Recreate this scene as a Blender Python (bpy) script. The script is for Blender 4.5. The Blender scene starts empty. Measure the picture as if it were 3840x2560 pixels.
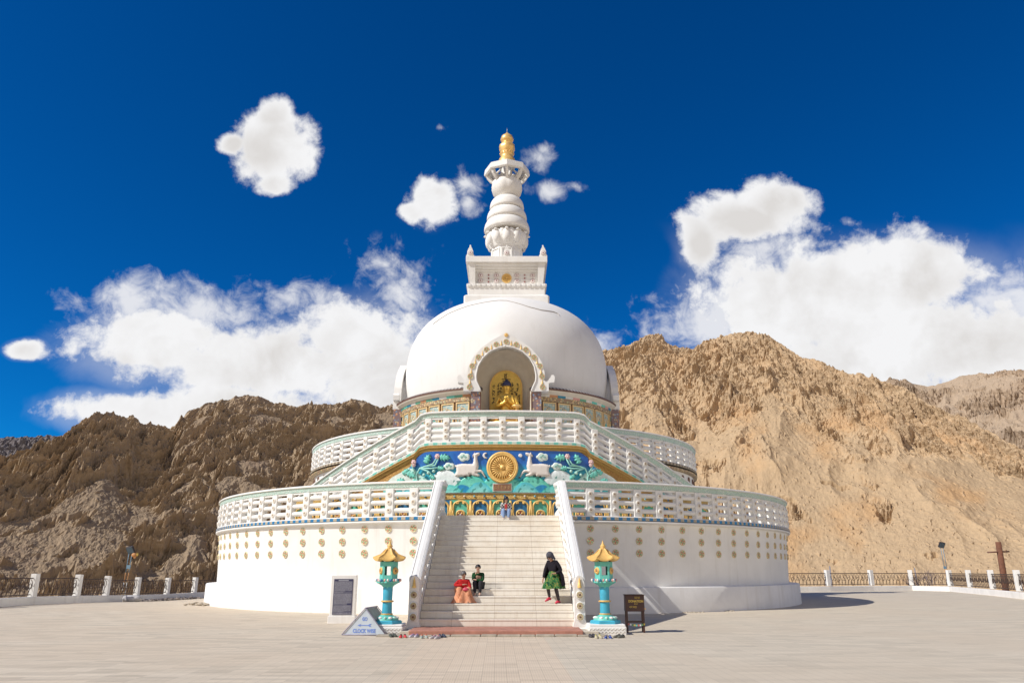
import bpy, math, random
import numpy as np
from mathutils import Vector, Matrix
from math import sin, cos, pi, radians, degrees, sqrt, atan2, tan, hypot
random.seed(7)
SC = bpy.context.scene
COL = SC.collection

# ------------------------------------------------------------------ camera
cam = bpy.data.cameras.new("camera"); camo = bpy.data.objects.new("camera", cam); COL.objects.link(camo)
cam.sensor_width = 36.0; cam.lens = 26.25; cam.clip_start = 0.1; cam.clip_end = 20000
camo.location = (0.27, -48.3, 1.7)
camo.rotation_euler = (radians(90 + 17.0), 0, radians(-0.27))
SC.camera = camo

# ------------------------------------------------------------------ sun and sky
SUN_AZ = radians(26.0)     # light travels towards +x, turned this much towards +y
SUN_EL = radians(42.0)
sun = bpy.data.lights.new("sun", 'SUN'); suno = bpy.data.objects.new("sun", sun); COL.objects.link(suno)
sun.energy = 4.25; sun.angle = radians(0.53); sun.color = (1.0, 0.965, 0.905)
dvec = Vector((cos(SUN_AZ) * cos(SUN_EL), sin(SUN_AZ) * cos(SUN_EL), -sin(SUN_EL)))
suno.rotation_euler = dvec.to_track_quat('-Z', 'Y').to_euler()
suno.location = (-60, -60, 80)

class NT:
    """small node-tree writer"""
    def __init__(s, tree): s.t = tree; s.n = tree.nodes; s.l = tree.links
    def new(s, typ, **kw):
        n = s.n.new(typ)
        for k, v in kw.items(): setattr(n, k, v)
        return n
    def put(s, sock, v):
        if isinstance(v, bpy.types.NodeSocket): s.l.new(v, sock)
        else:
            try: sock.default_value = v
            except Exception: sock.default_value = tuple(v) + (1,)
    def math(s, op, a, b=0.0, c=0.0, clamp=False):
        n = s.new('ShaderNodeMath', operation=op); n.use_clamp = clamp
        s.put(n.inputs[0], a); s.put(n.inputs[1], b); s.put(n.inputs[2], c); return n.outputs[0]
    def mix(s, f, a, b, bt='MIX'):
        n = s.new('ShaderNodeMix', data_type='RGBA', blend_type=bt); n.clamp_factor = True
        s.put(n.inputs[0], f); s.put(n.inputs[6], a if isinstance(a, bpy.types.NodeSocket) else tuple(a)[:3] + (1,))
        s.put(n.inputs[7], b if isinstance(b, bpy.types.NodeSocket) else tuple(b)[:3] + (1,)); return n.outputs[2]
    def ramp(s, f, stops, interp='LINEAR'):
        n = s.new('ShaderNodeValToRGB'); r = n.color_ramp; r.interpolation = interp
        while len(r.elements) < len(stops): r.elements.new(0.5)
        for e, (p, c) in zip(r.elements, stops):
            e.position = p; e.color = (c, c, c, 1) if isinstance(c, (int, float)) else tuple(c)[:3] + (1,)
        s.put(n.inputs[0], f); return n.outputs[0]
    def maprange(s, v, a, b, c=0.0, d=1.0, smooth=True):
        n = s.new('ShaderNodeMapRange'); n.interpolation_type = 'SMOOTHSTEP' if smooth else 'LINEAR'
        s.put(n.inputs[0], v); s.put(n.inputs[1], a); s.put(n.inputs[2], b); s.put(n.inputs[3], c); s.put(n.inputs[4], d)
        return n.outputs[0]
    def noise(s, vec, scale, detail=4, rough=0.55, dist=0.0, dim='3D'):
        n = s.new('ShaderNodeTexNoise', noise_dimensions=dim)
        if vec is not None: s.l.new(vec, n.inputs['Vector'])
        n.inputs['Scale'].default_value = scale; n.inputs['Detail'].default_value = detail
        n.inputs['Roughness'].default_value = rough; n.inputs['Distortion'].default_value = dist
        return n.outputs[0]
    def sep(s, v):
        n = s.new('ShaderNodeSeparateXYZ'); s.l.new(v, n.inputs[0]); return n.outputs
    def comb(s, x, y, z):
        n = s.new('ShaderNodeCombineXYZ'); s.put(n.inputs[0], x); s.put(n.inputs[1], y); s.put(n.inputs[2], z); return n.outputs[0]

world = bpy.data.worlds.new("World"); SC.world = world; world.use_nodes = True
W = NT(world.node_tree); W.n.clear()
wout = W.new('ShaderNodeOutputWorld'); wbg = W.new('ShaderNodeBackground')
SKY_STRENGTH = 0.10
wbg.inputs[1].default_value = SKY_STRENGTH
sky = W.new('ShaderNodeTexSky'); sky.sky_type = 'NISHITA'; sky.sun_disc = False
sky.sun_elevation = SUN_EL
sky.sun_rotation = atan2(-cos(SUN_AZ), -sin(SUN_AZ))   # compass angle of the sun from +y
sky.altitude = 3500; sky.air_density = 1.0; sky.dust_density = 0.2; sky.ozone_density = 3.0
hs = W.new('ShaderNodeHueSaturation'); hs.inputs['Saturation'].default_value = 1.32; hs.inputs['Value'].default_value = 1.0
hs.inputs['Hue'].default_value = 0.492
W.l.new(sky.outputs[0], hs.inputs['Color'])
tint = W.mix(1.0, hs.outputs[0], (0.05, 0.70, 1.06), 'MULTIPLY')
tc = W.new('ShaderNodeTexCoord')
gx, gy, gz = W.sep(tc.outputs['Generated'])
# clouds to the north: placed on the sky in plan direction (x/y, z/y)
ysafe = W.math('MAXIMUM', gy, 0.05)
u = W.math('DIVIDE', gx, ysafe); v = W.math('DIVIDE', gz, ysafe)
warp = W.new('ShaderNodeTexNoise'); W.l.new(tc.outputs['Generated'], warp.inputs['Vector'])
warp.inputs['Scale'].default_value = 9.0; warp.inputs['Detail'].default_value = 3.0
wr, wg, wb = W.sep(warp.outputs['Color'])
uw = W.math('ADD', u, W.math('MULTIPLY', W.math('SUBTRACT', wr, 0.5), 0.06))
vw = W.math('ADD', v, W.math('MULTIPLY', W.math('SUBTRACT', wg, 0.5), 0.05))
CLOUDS = [(-0.360, 0.618, 0.070, 0.072, 1), (-0.362, 0.668, 0.038, 0.036, 1), (-0.412, 0.622, 0.036, 0.030, 1), (-0.350, 0.560, 0.034, 0.026, .95), (-0.109, 0.524, 0.046, 0.040, .95), (-0.140, 0.510, 0.030, 0.018, .92), (-0.060, 0.545, 0.034, 0.030, 0.62), (-0.058, 0.512, 0.026, 0.022, 0.55), (0.088, 0.550, 0.030, 0.012, 0.52), (0.052, 0.612, 0.014, 0.020, 0.5),
 (0.047, 0.598, 0.022, 0.027, 0.5), (0.058, 0.543, 0.038, 0.019, 0.6), (-0.106, 0.643, 0.022, 0.010, 0.30),
 (-0.668, 0.297, 0.036, 0.019, 0.95), (-0.495, 0.302, 0.130, 0.062, 1), (-0.343, 0.275, 0.18, 0.066, 1), (-0.211, 0.297, 0.115, 0.082, 1),
 (-0.141, 0.243, 0.17, 0.085, 1), (-0.527, 0.213, 0.115, 0.034, 1), (-0.384, 0.209, 0.177, 0.042, 1), (-0.600, 0.212, 0.036, 0.012, 0.7),
 (-0.546, 0.368, 0.115, 0.055, 0.66), (-0.426, 0.355, 0.12, 0.050, 0.64), (-0.291, 0.368, 0.10, 0.060, 0.62), (-0.160, 0.374, 0.11, 0.085, 0.56),
 (0.352, 0.492, 0.115, 0.046, 1), (0.412, 0.519, 0.068, 0.046, 1), (0.275, 0.465, 0.042, 0.055, 0.9),
 (0.505, 0.490, 0.018, 0.013, 0.5), (0.430, 0.358, 0.19, 0.108, 1), (0.58, 0.408, 0.15, 0.088, 1), (0.50, 0.27, 0.20, 0.075, 1), (0.64, 0.305, 0.20, 0.10, 1),
 (0.285, 0.325, 0.11, 0.062, 0.85), (0.735, 0.369, 0.06, 0.055, 0.65), (0.13, 0.312, 0.045, 0.030, 0.55), (0.206, 0.355, 0.075, 0.05, 0.36),
 (0.95, 0.42, 0.2, 0.16, 1), (0.385, 0.445, 0.10, 0.05, 0.62), (0.69, 0.36, 0.10, 0.06, 0.66), (-0.99, 0.34, 0.10, 0.05, .9)]
thick = None; solid = None
for (cx, cy, rx, ry, den) in CLOUDS:
    if den >= 0.9: rx *= 0.93; ry *= 0.93
    a = W.math('MULTIPLY', W.math('SUBTRACT', uw, cx), 1 / rx); b = W.math('MULTIPLY', W.math('SUBTRACT', vw, cy), 1 / ry)
    d2 = W.math('ADD', W.math('MULTIPLY', a, a), W.math('MULTIPLY', b, b))
    val = W.math('MULTIPLY', W.math('SUBTRACT', 1.0, W.math('SQRT', d2)), 1.0)
    if den >= 0.9: solid = val if solid is None else W.math('SMOOTH_MAX', solid, val, 0.12)
    else:
        val = W.math('MULTIPLY', W.math('MAXIMUM', W.math('ADD', val, 0.35), 0.0), den)
        thick = val if thick is None else W.math('MAXIMUM', thick, val)
# billowy edge noise
fb = W.noise(tc.outputs['Generated'], 16.0, 8, 0.62, 0.25)
fb2 = W.noise(tc.outputs['Generated'], 62.0, 7, 0.66, 0.3)
edge = W.math('ADD', W.math('MULTIPLY', W.math('SUBTRACT', fb, 0.5), 1.35), W.math('MULTIPLY', W.math('SUBTRACT', fb2, 0.5), 0.55))
cs = W.math('ADD', solid, edge)
m_solid = W.maprange(cs, -0.06, 0.38)
veil_n = W.noise(tc.outputs['Generated'], 12.0, 9, 0.62, 0.45)
vfine = W.noise(tc.outputs['Generated'], 38.0, 6, 0.62, 0.5)
vmix = W.math('ADD', W.math('MULTIPLY', W.math('SUBTRACT', veil_n, 0.5), 1.5), W.math('MULTIPLY', W.math('SUBTRACT', vfine, 0.5), 1.1))
m_veil = W.maprange(W.math('ADD', thick, vmix), 0.30, 1.0, 0.0, 0.84)
m_veil = W.math('MULTIPLY', m_veil, W.maprange(thick, 0.0, 0.18))
halo = W.math('MULTIPLY', W.maprange(W.math('ADD', solid, W.math('MULTIPLY', veil_n, 0.9)), 0.10, 0.85, 0.0, 0.26), W.maprange(v, 0.50, 0.40))
mask = W.math('MAXIMUM', W.math('MAXIMUM', m_solid, m_veil), halo)
front = W.maprange(gy, 0.10, 0.30)
mask = W.math('MULTIPLY', mask, front)
# bright warm cloud added out of view behind the viewer, fill for shaded walls
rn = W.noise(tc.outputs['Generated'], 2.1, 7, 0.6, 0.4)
rear_fill = W.math('MULTIPLY', W.maprange(rn, 0.40, 0.56), W.maprange(gy, 0.12, -0.25))
rear_fill = W.math('MULTIPLY', rear_fill, W.maprange(gz, 0.62, 0.30))
rear_fill = W.math('MAXIMUM', rear_fill, W.math('MULTIPLY', W.maprange(gz, 0.40, 0.20), W.maprange(gy, 0.05, -0.25)))
# body shading: billows lit from the upper left, greyer undersides
off_ = W.new('ShaderNodeVectorMath', operation='ADD'); W.l.new(tc.outputs['Generated'], off_.inputs[0]); off_.inputs[1].default_value = (-0.022, -0.006, 0.026)
def relief_n(scale, det): 
    a = W.noise(tc.outputs['Generated'], scale, det, 0.55, 0.3); b = W.noise(off_.outputs[0], scale, det, 0.55, 0.3); return W.math('SUBTRACT', a, b)
rel = W.math('ADD', W.math('MULTIPLY', relief_n(7.0, 4), 2.2), W.math('MULTIPLY', relief_n(17.0, 5), 1.3))
body = W.noise(tc.outputs['Generated'], 5.0, 6, 0.6, 0.4)
deep = W.maprange(solid, 0.10, 0.80)
shade = W.math('ADD', W.math('MULTIPLY', deep, W.maprange(body, 0.38, 0.62, 0.12, 0.9)), W.math('MULTIPLY', rel, -0.9))
shade = W.math('MULTIPLY', shade, W.maprange(cs, 0.05, 0.45), clamp=True)
ccol = W.mix(shade, (8.5, 8.5, 8.6), (6.8, 6.6, 6.45))
c1 = W.mix(mask, tint, ccol)
c2 = W.mix(rear_fill, c1, (10.2, 9.0, 7.4))
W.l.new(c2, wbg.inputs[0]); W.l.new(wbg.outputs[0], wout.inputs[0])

SC.view_settings.view_transform = 'Standard'; SC.view_settings.look = 'None'
SC.view_settings.exposure = 0.10; SC.view_settings.gamma = 1.0; SC.view_settings.use_curve_mapping = False
SC.cycles.max_bounces = 6; SC.cycles.diffuse_bounces = 4

# ------------------------------------------------------------------ mesh helpers
class MB:
    def __init__(s): s.v = []; s.f = []; s.m = []; s.sm = []
    def add(s, vs, fs, mi=0, smooth=False, M=None):
        b = len(s.v)
        if M is not None: vs = [tuple(M @ Vector(p)) for p in vs]
        s.v.extend([tuple(p) for p in vs])
        for f in fs: s.f.append(tuple(i + b for i in f)); s.m.append(mi); s.sm.append(smooth)
        return s
    def box(s, x0, x1, y0, y1, z0, z1, mi=0, M=None, bev=0.0):
        if bev > 0:
            b = min(bev, (x1 - x0) / 2.01, (y1 - y0) / 2.01, (z1 - z0) / 2.01); vs = []
            for z, ins in ((z0, b), (z0 + b, 0), (z1 - b, 0), (z1, b)):
                X0, X1, Y0, Y1 = x0 + ins, x1 - ins, y0 + ins, y1 - ins
                c = b if ins == 0 else b * 0.6
                vs += [(X0 + c, Y0, z), (X1 - c, Y0, z), (X1, Y0 + c, z), (X1, Y1 - c, z), (X1 - c, Y1, z), (X0 + c, Y1, z), (X0, Y1 - c, z), (X0, Y0 + c, z)]
            fs = [tuple(range(7, -1, -1)), tuple(range(24, 32))]
            for k in range(3):
                for i in range(8):
                    j = (i + 1) % 8; fs.append((k * 8 + i, k * 8 + j, k * 8 + 8 + j, k * 8 + 8 + i))
            return s.add(vs, fs, mi, False, M)
        vs = [(x0, y0, z0), (x1, y0, z0), (x1, y1, z0), (x0, y1, z0), (x0, y0, z1), (x1, y0, z1), (x1, y1, z1), (x0, y1, z1)]
        return s.add(vs, [(3, 2, 1, 0), (4, 5, 6, 7), (0, 1, 5, 4), (1, 2, 6, 5), (2, 3, 7, 6), (3, 0, 4, 7)], mi, False, M)
    def lathe(s, prof, n=32, mi=0, smooth=True, M=None, a0=0, a1=2 * pi, rfun=None, cap=False, skip=None):
        full = abs(a1 - a0 - 2 * pi) < 1e-6; cnt = n if full else n + 1; vs = []
        for (r, z) in prof:
            for i in range(cnt):
                a = a0 + (a1 - a0) * i / n; rr = r * (rfun(a, z) if rfun else 1); vs.append((rr * cos(a), rr * sin(a), z))
        fs = []
        for k in range(len(prof) - 1):
            for i in range(n):
                j = (i + 1) % cnt; q = (k * cnt + i, k * cnt + j, (k + 1) * cnt + j, (k + 1) * cnt + i)
                if skip:
                    c = [sum(vs[t][d] for t in q) / 4 for d in range(3)]
                    if skip(*c): continue
                fs.append(q)
        if cap:
            fs.append(tuple(range(cnt - 1, -1, -1))); fs.append(tuple((len(prof) - 1) * cnt + i for i in range(cnt)))
        return s.add(vs, fs, mi, smooth, M)
    def tube(s, pts, rad, n=8, mi=0, smooth=True, M=None, cap=True):
        pts = [Vector(p) for p in pts]
        rads = rad if isinstance(rad, (list, tuple)) else [rad] * len(pts); vs = []; up = None
        for i, p in enumerate(pts):
            t = (pts[min(i + 1, len(pts) - 1)] - pts[max(i - 1, 0)]).normalized()
            if up is None:
                up = Vector((0, 0, 1)) if abs(t.z) < 0.95 else Vector((1, 0, 0))
            a = (up - t * up.dot(t))
            if a.length < 1e-6: a = t.orthogonal()
            a.normalize(); b = t.cross(a); up = a
            for k in range(n):
                g = 2 * pi * k / n; q = p + (a * cos(g) + b * sin(g)) * rads[i]; vs.append(tuple(q))
        fs = []
        for i in range(len(pts) - 1):
            for k in range(n):
                j = (k + 1) % n; fs.append((i * n + k, i * n + j, (i + 1) * n + j, (i + 1) * n + k))
        if cap: fs.append(tuple(range(n - 1, -1, -1))); fs.append(tuple((len(pts) - 1) * n + k for k in range(n)))
        return s.add(vs, fs, mi, smooth, M)
    def sweep(s, prof, frames, mi=0, smooth=False, cap=True, closed=True, mis=None):
        """prof [(out, up)], frames [(origin, outdir)]; up is world z"""
        n = len(prof); vs = []
        for (o, d) in frames:
            for (a, b) in prof: vs.append((o[0] + d[0] * a, o[1] + d[1] * a, o[2] + b))
        fs = []; ms = []
        for i in range(len(frames) - 1):
            for k in range(n if closed else n - 1):
                j = (k + 1) % n; fs.append((i * n + k, (i + 1) * n + k, (i + 1) * n + j, i * n + j))
                ms.append(mis(i) if mis else mi)
        if cap and closed:
            fs.append(tuple(range(n))); ms.append(mi); fs.append(tuple((len(frames) - 1) * n + k for k in range(n - 1, -1, -1))); ms.append(mi)
        b = len(s.v); s.v.extend(vs)
        for f, m in zip(fs, ms): s.f.append(tuple(i + b for i in f)); s.m.append(m); s.sm.append(smooth)
        return s
    def prism(s, poly, y0, y1, mi=0, M=None, smooth=False):
        """poly in (x,z), extruded along y"""
        n = len(poly); vs = [(x, y0, z) for x, z in poly] + [(x, y1, z) for x, z in poly]
        fs = [tuple(range(n)), tuple(range(2 * n - 1, n - 1, -1))] + [(i, i + n, (i + 1) % n + n, (i + 1) % n) for i in range(n)]
        return s.add(vs, fs, mi, smooth, M)
    def ball(s, c, r, n=12, mi=0, sc=(1, 1, 1), M=None):
        vs = []; fs = []; rings = max(4, n // 2)
        for i in range(1, rings):
            th = pi * i / rings
            for k in range(n): a = 2 * pi * k / n; vs.append((c[0] + r * sc[0] * sin(th) * cos(a), c[1] + r * sc[1] * sin(th) * sin(a), c[2] + r * sc[2] * cos(th)))
        top = len(vs); vs.append((c[0], c[1], c[2] + r * sc[2])); vs.append((c[0], c[1], c[2] - r * sc[2]))
        for i in range(rings - 2):
            for k in range(n): j = (k + 1) % n; fs.append((i * n + k, (i + 1) * n + k, (i + 1) * n + j, i * n + j))
        for k in range(n): j = (k + 1) % n; fs.append((top, k, j)); fs.append((top + 1, (rings - 2) * n + j, (rings - 2) * n + k))
        return s.add(vs, fs, mi, True, M)
    def mesh(s, name, mats):
        me = bpy.data.meshes.new(name); me.from_pydata(s.v, [], s.f)
        for m in (mats if isinstance(mats, (list, tuple)) else [mats]): me.materials.append(m)
        me.polygons.foreach_set('material_index', s.m); me.polygons.foreach_set('use_smooth', s.sm); me.update(); return me
    def build(s, name, mats, parent=None, loc=None, rot=None, fix=True):
        me = s.mesh(name, mats)
        o = bpy.data.objects.new(name, me); COL.objects.link(o)
        if parent is not None: o.parent = parent
        if loc: o.location = loc
        if rot: o.rotation_euler = rot
        return o

def tag(o, label=None, cat=None, group=None, kind=None):
    if label: o['label'] = label
    if cat: o['category'] = cat
    if group: o['group'] = group
    if kind: o['kind'] = kind
    return o
def thing(name, label, cat, loc=(0, 0, 0), rz=0.0, group=None):
    o = bpy.data.objects.new(name, None); o.empty_display_size = 0.3; COL.objects.link(o)
    o.location = loc; o.rotation_euler = (0, 0, rz); return tag(o, label, cat, group)
def clone(o, parent=None, deep=True):
    c = o.copy(); COL.objects.link(c)
    if parent is not None: c.parent = parent
    if deep:
        for ch in list(o.children): clone(ch, c)
    return c
def grid_object(name, X, Y, Z, mat, attrs=None, smooth=True, col=None, parent=None):
    """numpy grid to one mesh"""
    h, w = X.shape
    me = bpy.data.meshes.new(name); co = np.stack([X, Y, Z], -1).reshape(-1, 3).astype(np.float32)
    idx = np.arange(h * w).reshape(h, w)
    q = np.stack([idx[:-1, :-1], idx[:-1, 1:], idx[1:, 1:], idx[1:, :-1]], -1).reshape(-1, 4).astype(np.int32)
    me.vertices.add(len(co)); me.vertices.foreach_set('co', co.ravel())
    me.loops.add(q.size); me.loops.foreach_set('vertex_index', q.ravel())
    me.polygons.add(len(q)); me.polygons.foreach_set('loop_start', np.arange(0, q.size, 4, dtype=np.int32))
    me.polygons.foreach_set('loop_total', np.full(len(q), 4, dtype=np.int32))
    me.update(calc_edges=True); me.polygons.foreach_set('use_smooth', np.full(len(q), smooth))
    for k, a in (attrs or {}).items():
        at = me.attributes.new(k, 'FLOAT', 'POINT'); at.data.foreach_set('value', a.ravel().astype(np.float32))
    if col is not None:
        at = me.color_attributes.new('paint', 'FLOAT_COLOR', 'POINT')
        c4 = np.concatenate([col.reshape(-1, 3), np.ones((h * w, 1))], 1).astype(np.float32); at.data.foreach_set('color', c4.ravel())
    me.materials.append(mat); me.update()
    o = bpy.data.objects.new(name, me); COL.objects.link(o)
    if parent is not None: o.parent = parent
    return o

# ------------------------------------------------------------------ numpy noise
_rng = np.random.RandomState(11)
_perm = np.concatenate([_rng.permutation(256)] * 3); _g = _rng.randn(256, 2); _g /= np.linalg.norm(_g, axis=1, keepdims=True)
def perlin(x, y, seed=0):
    x = x + seed * 17.13; y = y - seed * 9.71
    xi = np.floor(x).astype(np.int64); yi = np.floor(y).astype(np.int64); xf = x - xi; yf = y - yi; xi &= 255; yi &= 255
    u = xf * xf * xf * (xf * (xf * 6 - 15) + 10); v = yf * yf * yf * (yf * (yf * 6 - 15) + 10)
    def gr(a, b, dx, dy):
        h = _perm[_perm[a & 255] + (b & 255)]; g = _g[h]; return g[..., 0] * dx + g[..., 1] * dy
    n00 = gr(xi, yi, xf, yf); n10 = gr(xi + 1, yi, xf - 1, yf); n01 = gr(xi, yi + 1, xf, yf - 1); n11 = gr(xi + 1, yi + 1, xf - 1, yf - 1)
    return ((n00 * (1 - u) + n10 * u) * (1 - v) + (n01 * (1 - u) + n11 * u) * v) * 1.5
def fbm(x, y, oct=5, seed=0, gain=0.5, lac=2.03):
    a = 1; t = 0; s = 0
    for i in range(oct): t = t + a * perlin(x, y, seed + i * 3); s += a; a *= gain; x = x * lac; y = y * lac
    return t / s
def ridged(x, y, oct=5, seed=0, gain=0.55, lac=2.07):
    a = 1; t = 0; s = 0; w = 1
    for i in range(oct):
        n = 1 - np.abs(perlin(x, y, seed + i * 5)) * 1.6; n = np.clip(n, 0, 1) ** 2 * w
        t = t + a * n; s += a; w = np.clip(n * 1.8, 0, 1); a *= gain; x = x * lac; y = y * lac
    return t / s
def sstep(a, b, x): t = np.clip((x - a) / (b - a), 0, 1); return t * t * (3 - 2 * t)

# ------------------------------------------------------------------ materials
MATS = {}
def material(name):
    m = bpy.data.materials.new(name); m.use_nodes = True; N = NT(m.node_tree); N.n.clear()
    out = N.new('ShaderNodeOutputMaterial'); b = N.new('ShaderNodeBsdfPrincipled'); N.l.new(b.outputs[0], out.inputs[0])
    N.b = b; N.mat = m; return N
def bump(N, height, strength=0.3, dist=0.02):
    b = N.new('ShaderNodeBump'); b.inputs['Strength'].default_value = strength; b.inputs['Distance'].default_value = dist
    N.put(b.inputs['Height'], height); N.l.new(b.outputs[0], N.b.inputs['Normal'])
def simple(name, col, rough=0.6, metal=0.0, var=0.12, scale=6.0, bumps=0.15, bscale=30.0, spec=0.5):
    N = material(name); tc = N.new('ShaderNodeTexCoord'); o = tc.outputs['Object']
    n = N.noise(o, scale, 5, 0.6)
    dark = tuple(c * (1 - var) for c in col); lite = tuple(min(1, c * (1 + var)) for c in col)
    N.put(N.b.inputs['Base Color'], N.ramp(n, [(0.3, dark), (0.7, lite)]))
    N.b.inputs['Roughness'].default_value = rough; N.b.inputs['Metallic'].default_value = metal
    N.b.inputs['Specular IOR Level'].default_value = spec
    if bumps: bump(N, N.noise(o, bscale, 3), bumps, 0.01)
    return N.mat
# ------------------------------------------------------------------ plaza
def mat_paving():
    N = material('paving'); tc = N.new('ShaderNodeTexCoord'); mp = N.new('ShaderNodeMapping'); N.l.new(tc.outputs['Object'], mp.inputs[0])
    mp.inputs['Rotation'].default_value = (0, 0, radians(-0.76)); o = mp.outputs[0]
    x, y, z = N.sep(o)
    br = N.new('ShaderNodeTexBrick'); N.l.new(o, br.inputs['Vector']); br.offset = 0.5
    br.inputs['Scale'].default_value = 1.0; br.inputs['Brick Width'].default_value = 0.62; br.inputs['Row Height'].default_value = 0.21
    br.inputs['Mortar Size'].default_value = 0.004; br.inputs['Mortar Smooth'].default_value = 0.3; br.inputs['Bias'].default_value = 0.0
    br.inputs['Color1'].default_value = (0, 0, 0, 1); br.inputs['Color2'].default_value = (1, 1, 1, 1); br.inputs['Mortar'].default_value = (0.5, 0.5, 0.5, 1)
    fx = N.math('SUBTRACT', N.math('FRACT', N.math('MULTIPLY', x, 1 / 0.21)), 0.5)          # column joints
    jx = N.maprange(N.math('ABSOLUTE', fx), 0.465, 0.49)
    fy = N.math('SUBTRACT', N.math('FRACT', N.math('MULTIPLY', y, 1 / 0.21)), 0.5)
    jy = N.maprange(N.math('ABSOLUTE', fy), 0.47, 0.492)
    gr = N.math('ABSOLUTE', N.math('SUBTRACT', N.math('FRACT', N.math('MULTIPLY', x, 1 / 0.042)), 0.5))
    gr = N.maprange(gr, 0.33, 0.47)
    gry = N.math('ABSOLUTE', N.math('SUBTRACT', N.math('FRACT', N.math('MULTIPLY', y, 1 / 0.042)), 0.5))
    gry = N.maprange(gry, 0.36, 0.47)
    cell = N.new('ShaderNodeTexWhiteNoise', noise_dimensions='2D')
    N.l.new(N.comb(N.math('FLOOR', N.math('MULTIPLY', x, 1 / 0.63)), N.math('FLOOR', N.math('MULTIPLY', y, 1 / 0.21)), 0), cell.inputs['Vector'])
    big = N.noise(o, 0.22, 6, 0.6, 0.6)
    mp2 = N.new('ShaderNodeMapping'); N.l.new(o, mp2.inputs[0]); mp2.inputs['Scale'].default_value = (0.5, 2.4, 1)
    med = N.noise(mp2.outputs[0], 1.0, 6, 0.7, 0.8)
    fine = N.noise(o, 14, 5, 0.7)
    base = N.ramp(N.math('ADD', N.math('MULTIPLY', med, 0.75), N.math('MULTIPLY', cell.outputs[0], 0.25)),
                  [(0.22, (0.409, 0.333, 0.236)), (0.45, (0.570, 0.474, 0.341)), (0.62, (0.657, 0.548, 0.399)), (0.82, (0.732, 0.620, 0.452))])
    warm = N.mix(N.maprange(big, 0.35, 0.65, 0, 0.55), base, (0.608, 0.474, 0.320))
    # the walk in front of the stairs is laid in pinker tiles
    walk = N.math('MULTIPLY', N.maprange(x, -3.3, -3.2), N.maprange(x, 0.95, 0.9, 1, 0))
    walk = N.maprange(N.math('MULTIPLY', N.math('GREATER_THAN', x, -2.2), N.math('LESS_THAN', x, 0.86)), 0, 1, 0, 0.35)
    warm = N.mix(walk, warm, (0.694, 0.509, 0.336))
    grey = N.math('MULTIPLY', N.math('GREATER_THAN', x, 0.86), 0.24)
    warm = N.mix(grey, warm, (0.533, 0.486, 0.378))
    c = N.mix(N.math('MULTIPLY', gr, 0.20), warm, (0.298, 0.234, 0.163))
    c = N.mix(N.math('MULTIPLY', gry, 0.10), c, (0.298, 0.234, 0.163))
    c = N.mix(N.math('MULTIPLY', jx, 0.32), c, (0.236, 0.181, 0.126))
    c = N.mix(N.math('MULTIPLY', jy, 0.15), c, (0.236, 0.181, 0.126))
    c = N.mix(N.maprange(fine, 0.55, 0.75, 0, 0.22), c, (0.397, 0.316, 0.221))
    dirt = N.noise(o, 1.3, 7, 0.7, 0.5)
    c = N.mix(N.maprange(dirt, 0.60, 0.74, 0, 0.30), c, (0.384, 0.310, 0.221))
    hsn = N.new('ShaderNodeHueSaturation'); hsn.inputs['Saturation'].default_value = 0.86; hsn.inputs['Value'].default_value = 1.02; N.l.new(c, hsn.inputs['Color']); c = hsn.outputs[0]
    N.put(N.b.inputs['Base Color'], c); N.b.inputs['Roughness'].default_value = 0.85
    N.b.inputs['Specular IOR Level'].default_value = 0.3
    h = N.math('SUBTRACT', N.math('MULTIPLY', fine, 0.4), N.math('ADD', gr, N.math('ADD', jx, N.math('ADD', jy, N.math('MULTIPLY', gry, 0.5)))))
    bump(N, h, 0.35, 0.006)
    return N.mat
def plaza_drop(x, y):
    return -0.36 * sstep(-9, 10, y) * sstep(-17.5, -24, -np.abs(x) * (x < 0)) if False else -0.36 * sstep(-9.0, 10.0, np.asarray(y, float)) * sstep(17.8, 23.0, -np.asarray(x, float))
gx_ = np.concatenate([np.linspace(-90, -30, 16), np.linspace(-29, -14, 61)[0:], np.linspace(-13, 46, 60)]); gy_ = np.concatenate([np.linspace(-110, -16, 40), np.linspace(-15, 40, 111)])
GX, GY = np.meshgrid(gx_, gy_); GZ = plaza_drop(GX, GY)
# plaza outline: keep only the hilltop platform inside the boundary wall
keep = np.ones_like(GX)
FENCE = [(-24.2, -30.5), (-24.2, -26.6), (-24.2, -22.7), (-24.25, -18.8), (-24.3, -15.0), (-24.3, -11.2), (-24.3, -7.5), (-24.05, -3.8), (-24.45, 0.2), (-24.65, 4.6), (-24.45, 8.8), (-24.0, 12.6), (-22.6, 16.6),
         (-19.6, 20.2), (-15.6, 22.8), (-10.9, 24.3), (-6.0, 25.0), (-1.0, 25.0), (4.0, 24.6), (9.0, 23.4), (13.8, 21.4), (18.2, 18.6), (22.6, 16.2), (27.1, 17.4), (31.6, 19.2), (35.6, 20.3),
         (37.1, 16.9), (35.6, 11.6), (34.1, 6.4), (32.15, 0.6), (30.6, -4.6), (29.3, -9.8), (28.4, -15.0), (27.8, -20.2), (27.6, -25.4), (27.6, -30.6)]
def drop1(x, y): return float(plaza_drop(x, y))
poly_out = FENCE + [(27.6, -112), (-24.2, -112)]
import mathutils.geometry as mg
def inside_poly(PX, PY, poly):
    c = np.zeros(PX.shape, bool); n = len(poly)
    for i in range(n):
        x1, y1 = poly[i]; x2, y2 = poly[(i + 1) % n]
        cond = ((y1 > PY) != (y2 > PY)); xx = (x2 - x1) * (PY - y1) / ((y2 - y1) if y2 != y1 else 1e-9) + x1
        c ^= cond & (PX < xx)
    return c
inn = inside_poly(GX, GY, [(x * 1.035, y if y < 0 else y * 1.06) for x, y in poly_out])
me = bpy.data.meshes.new('plaza')
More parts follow.
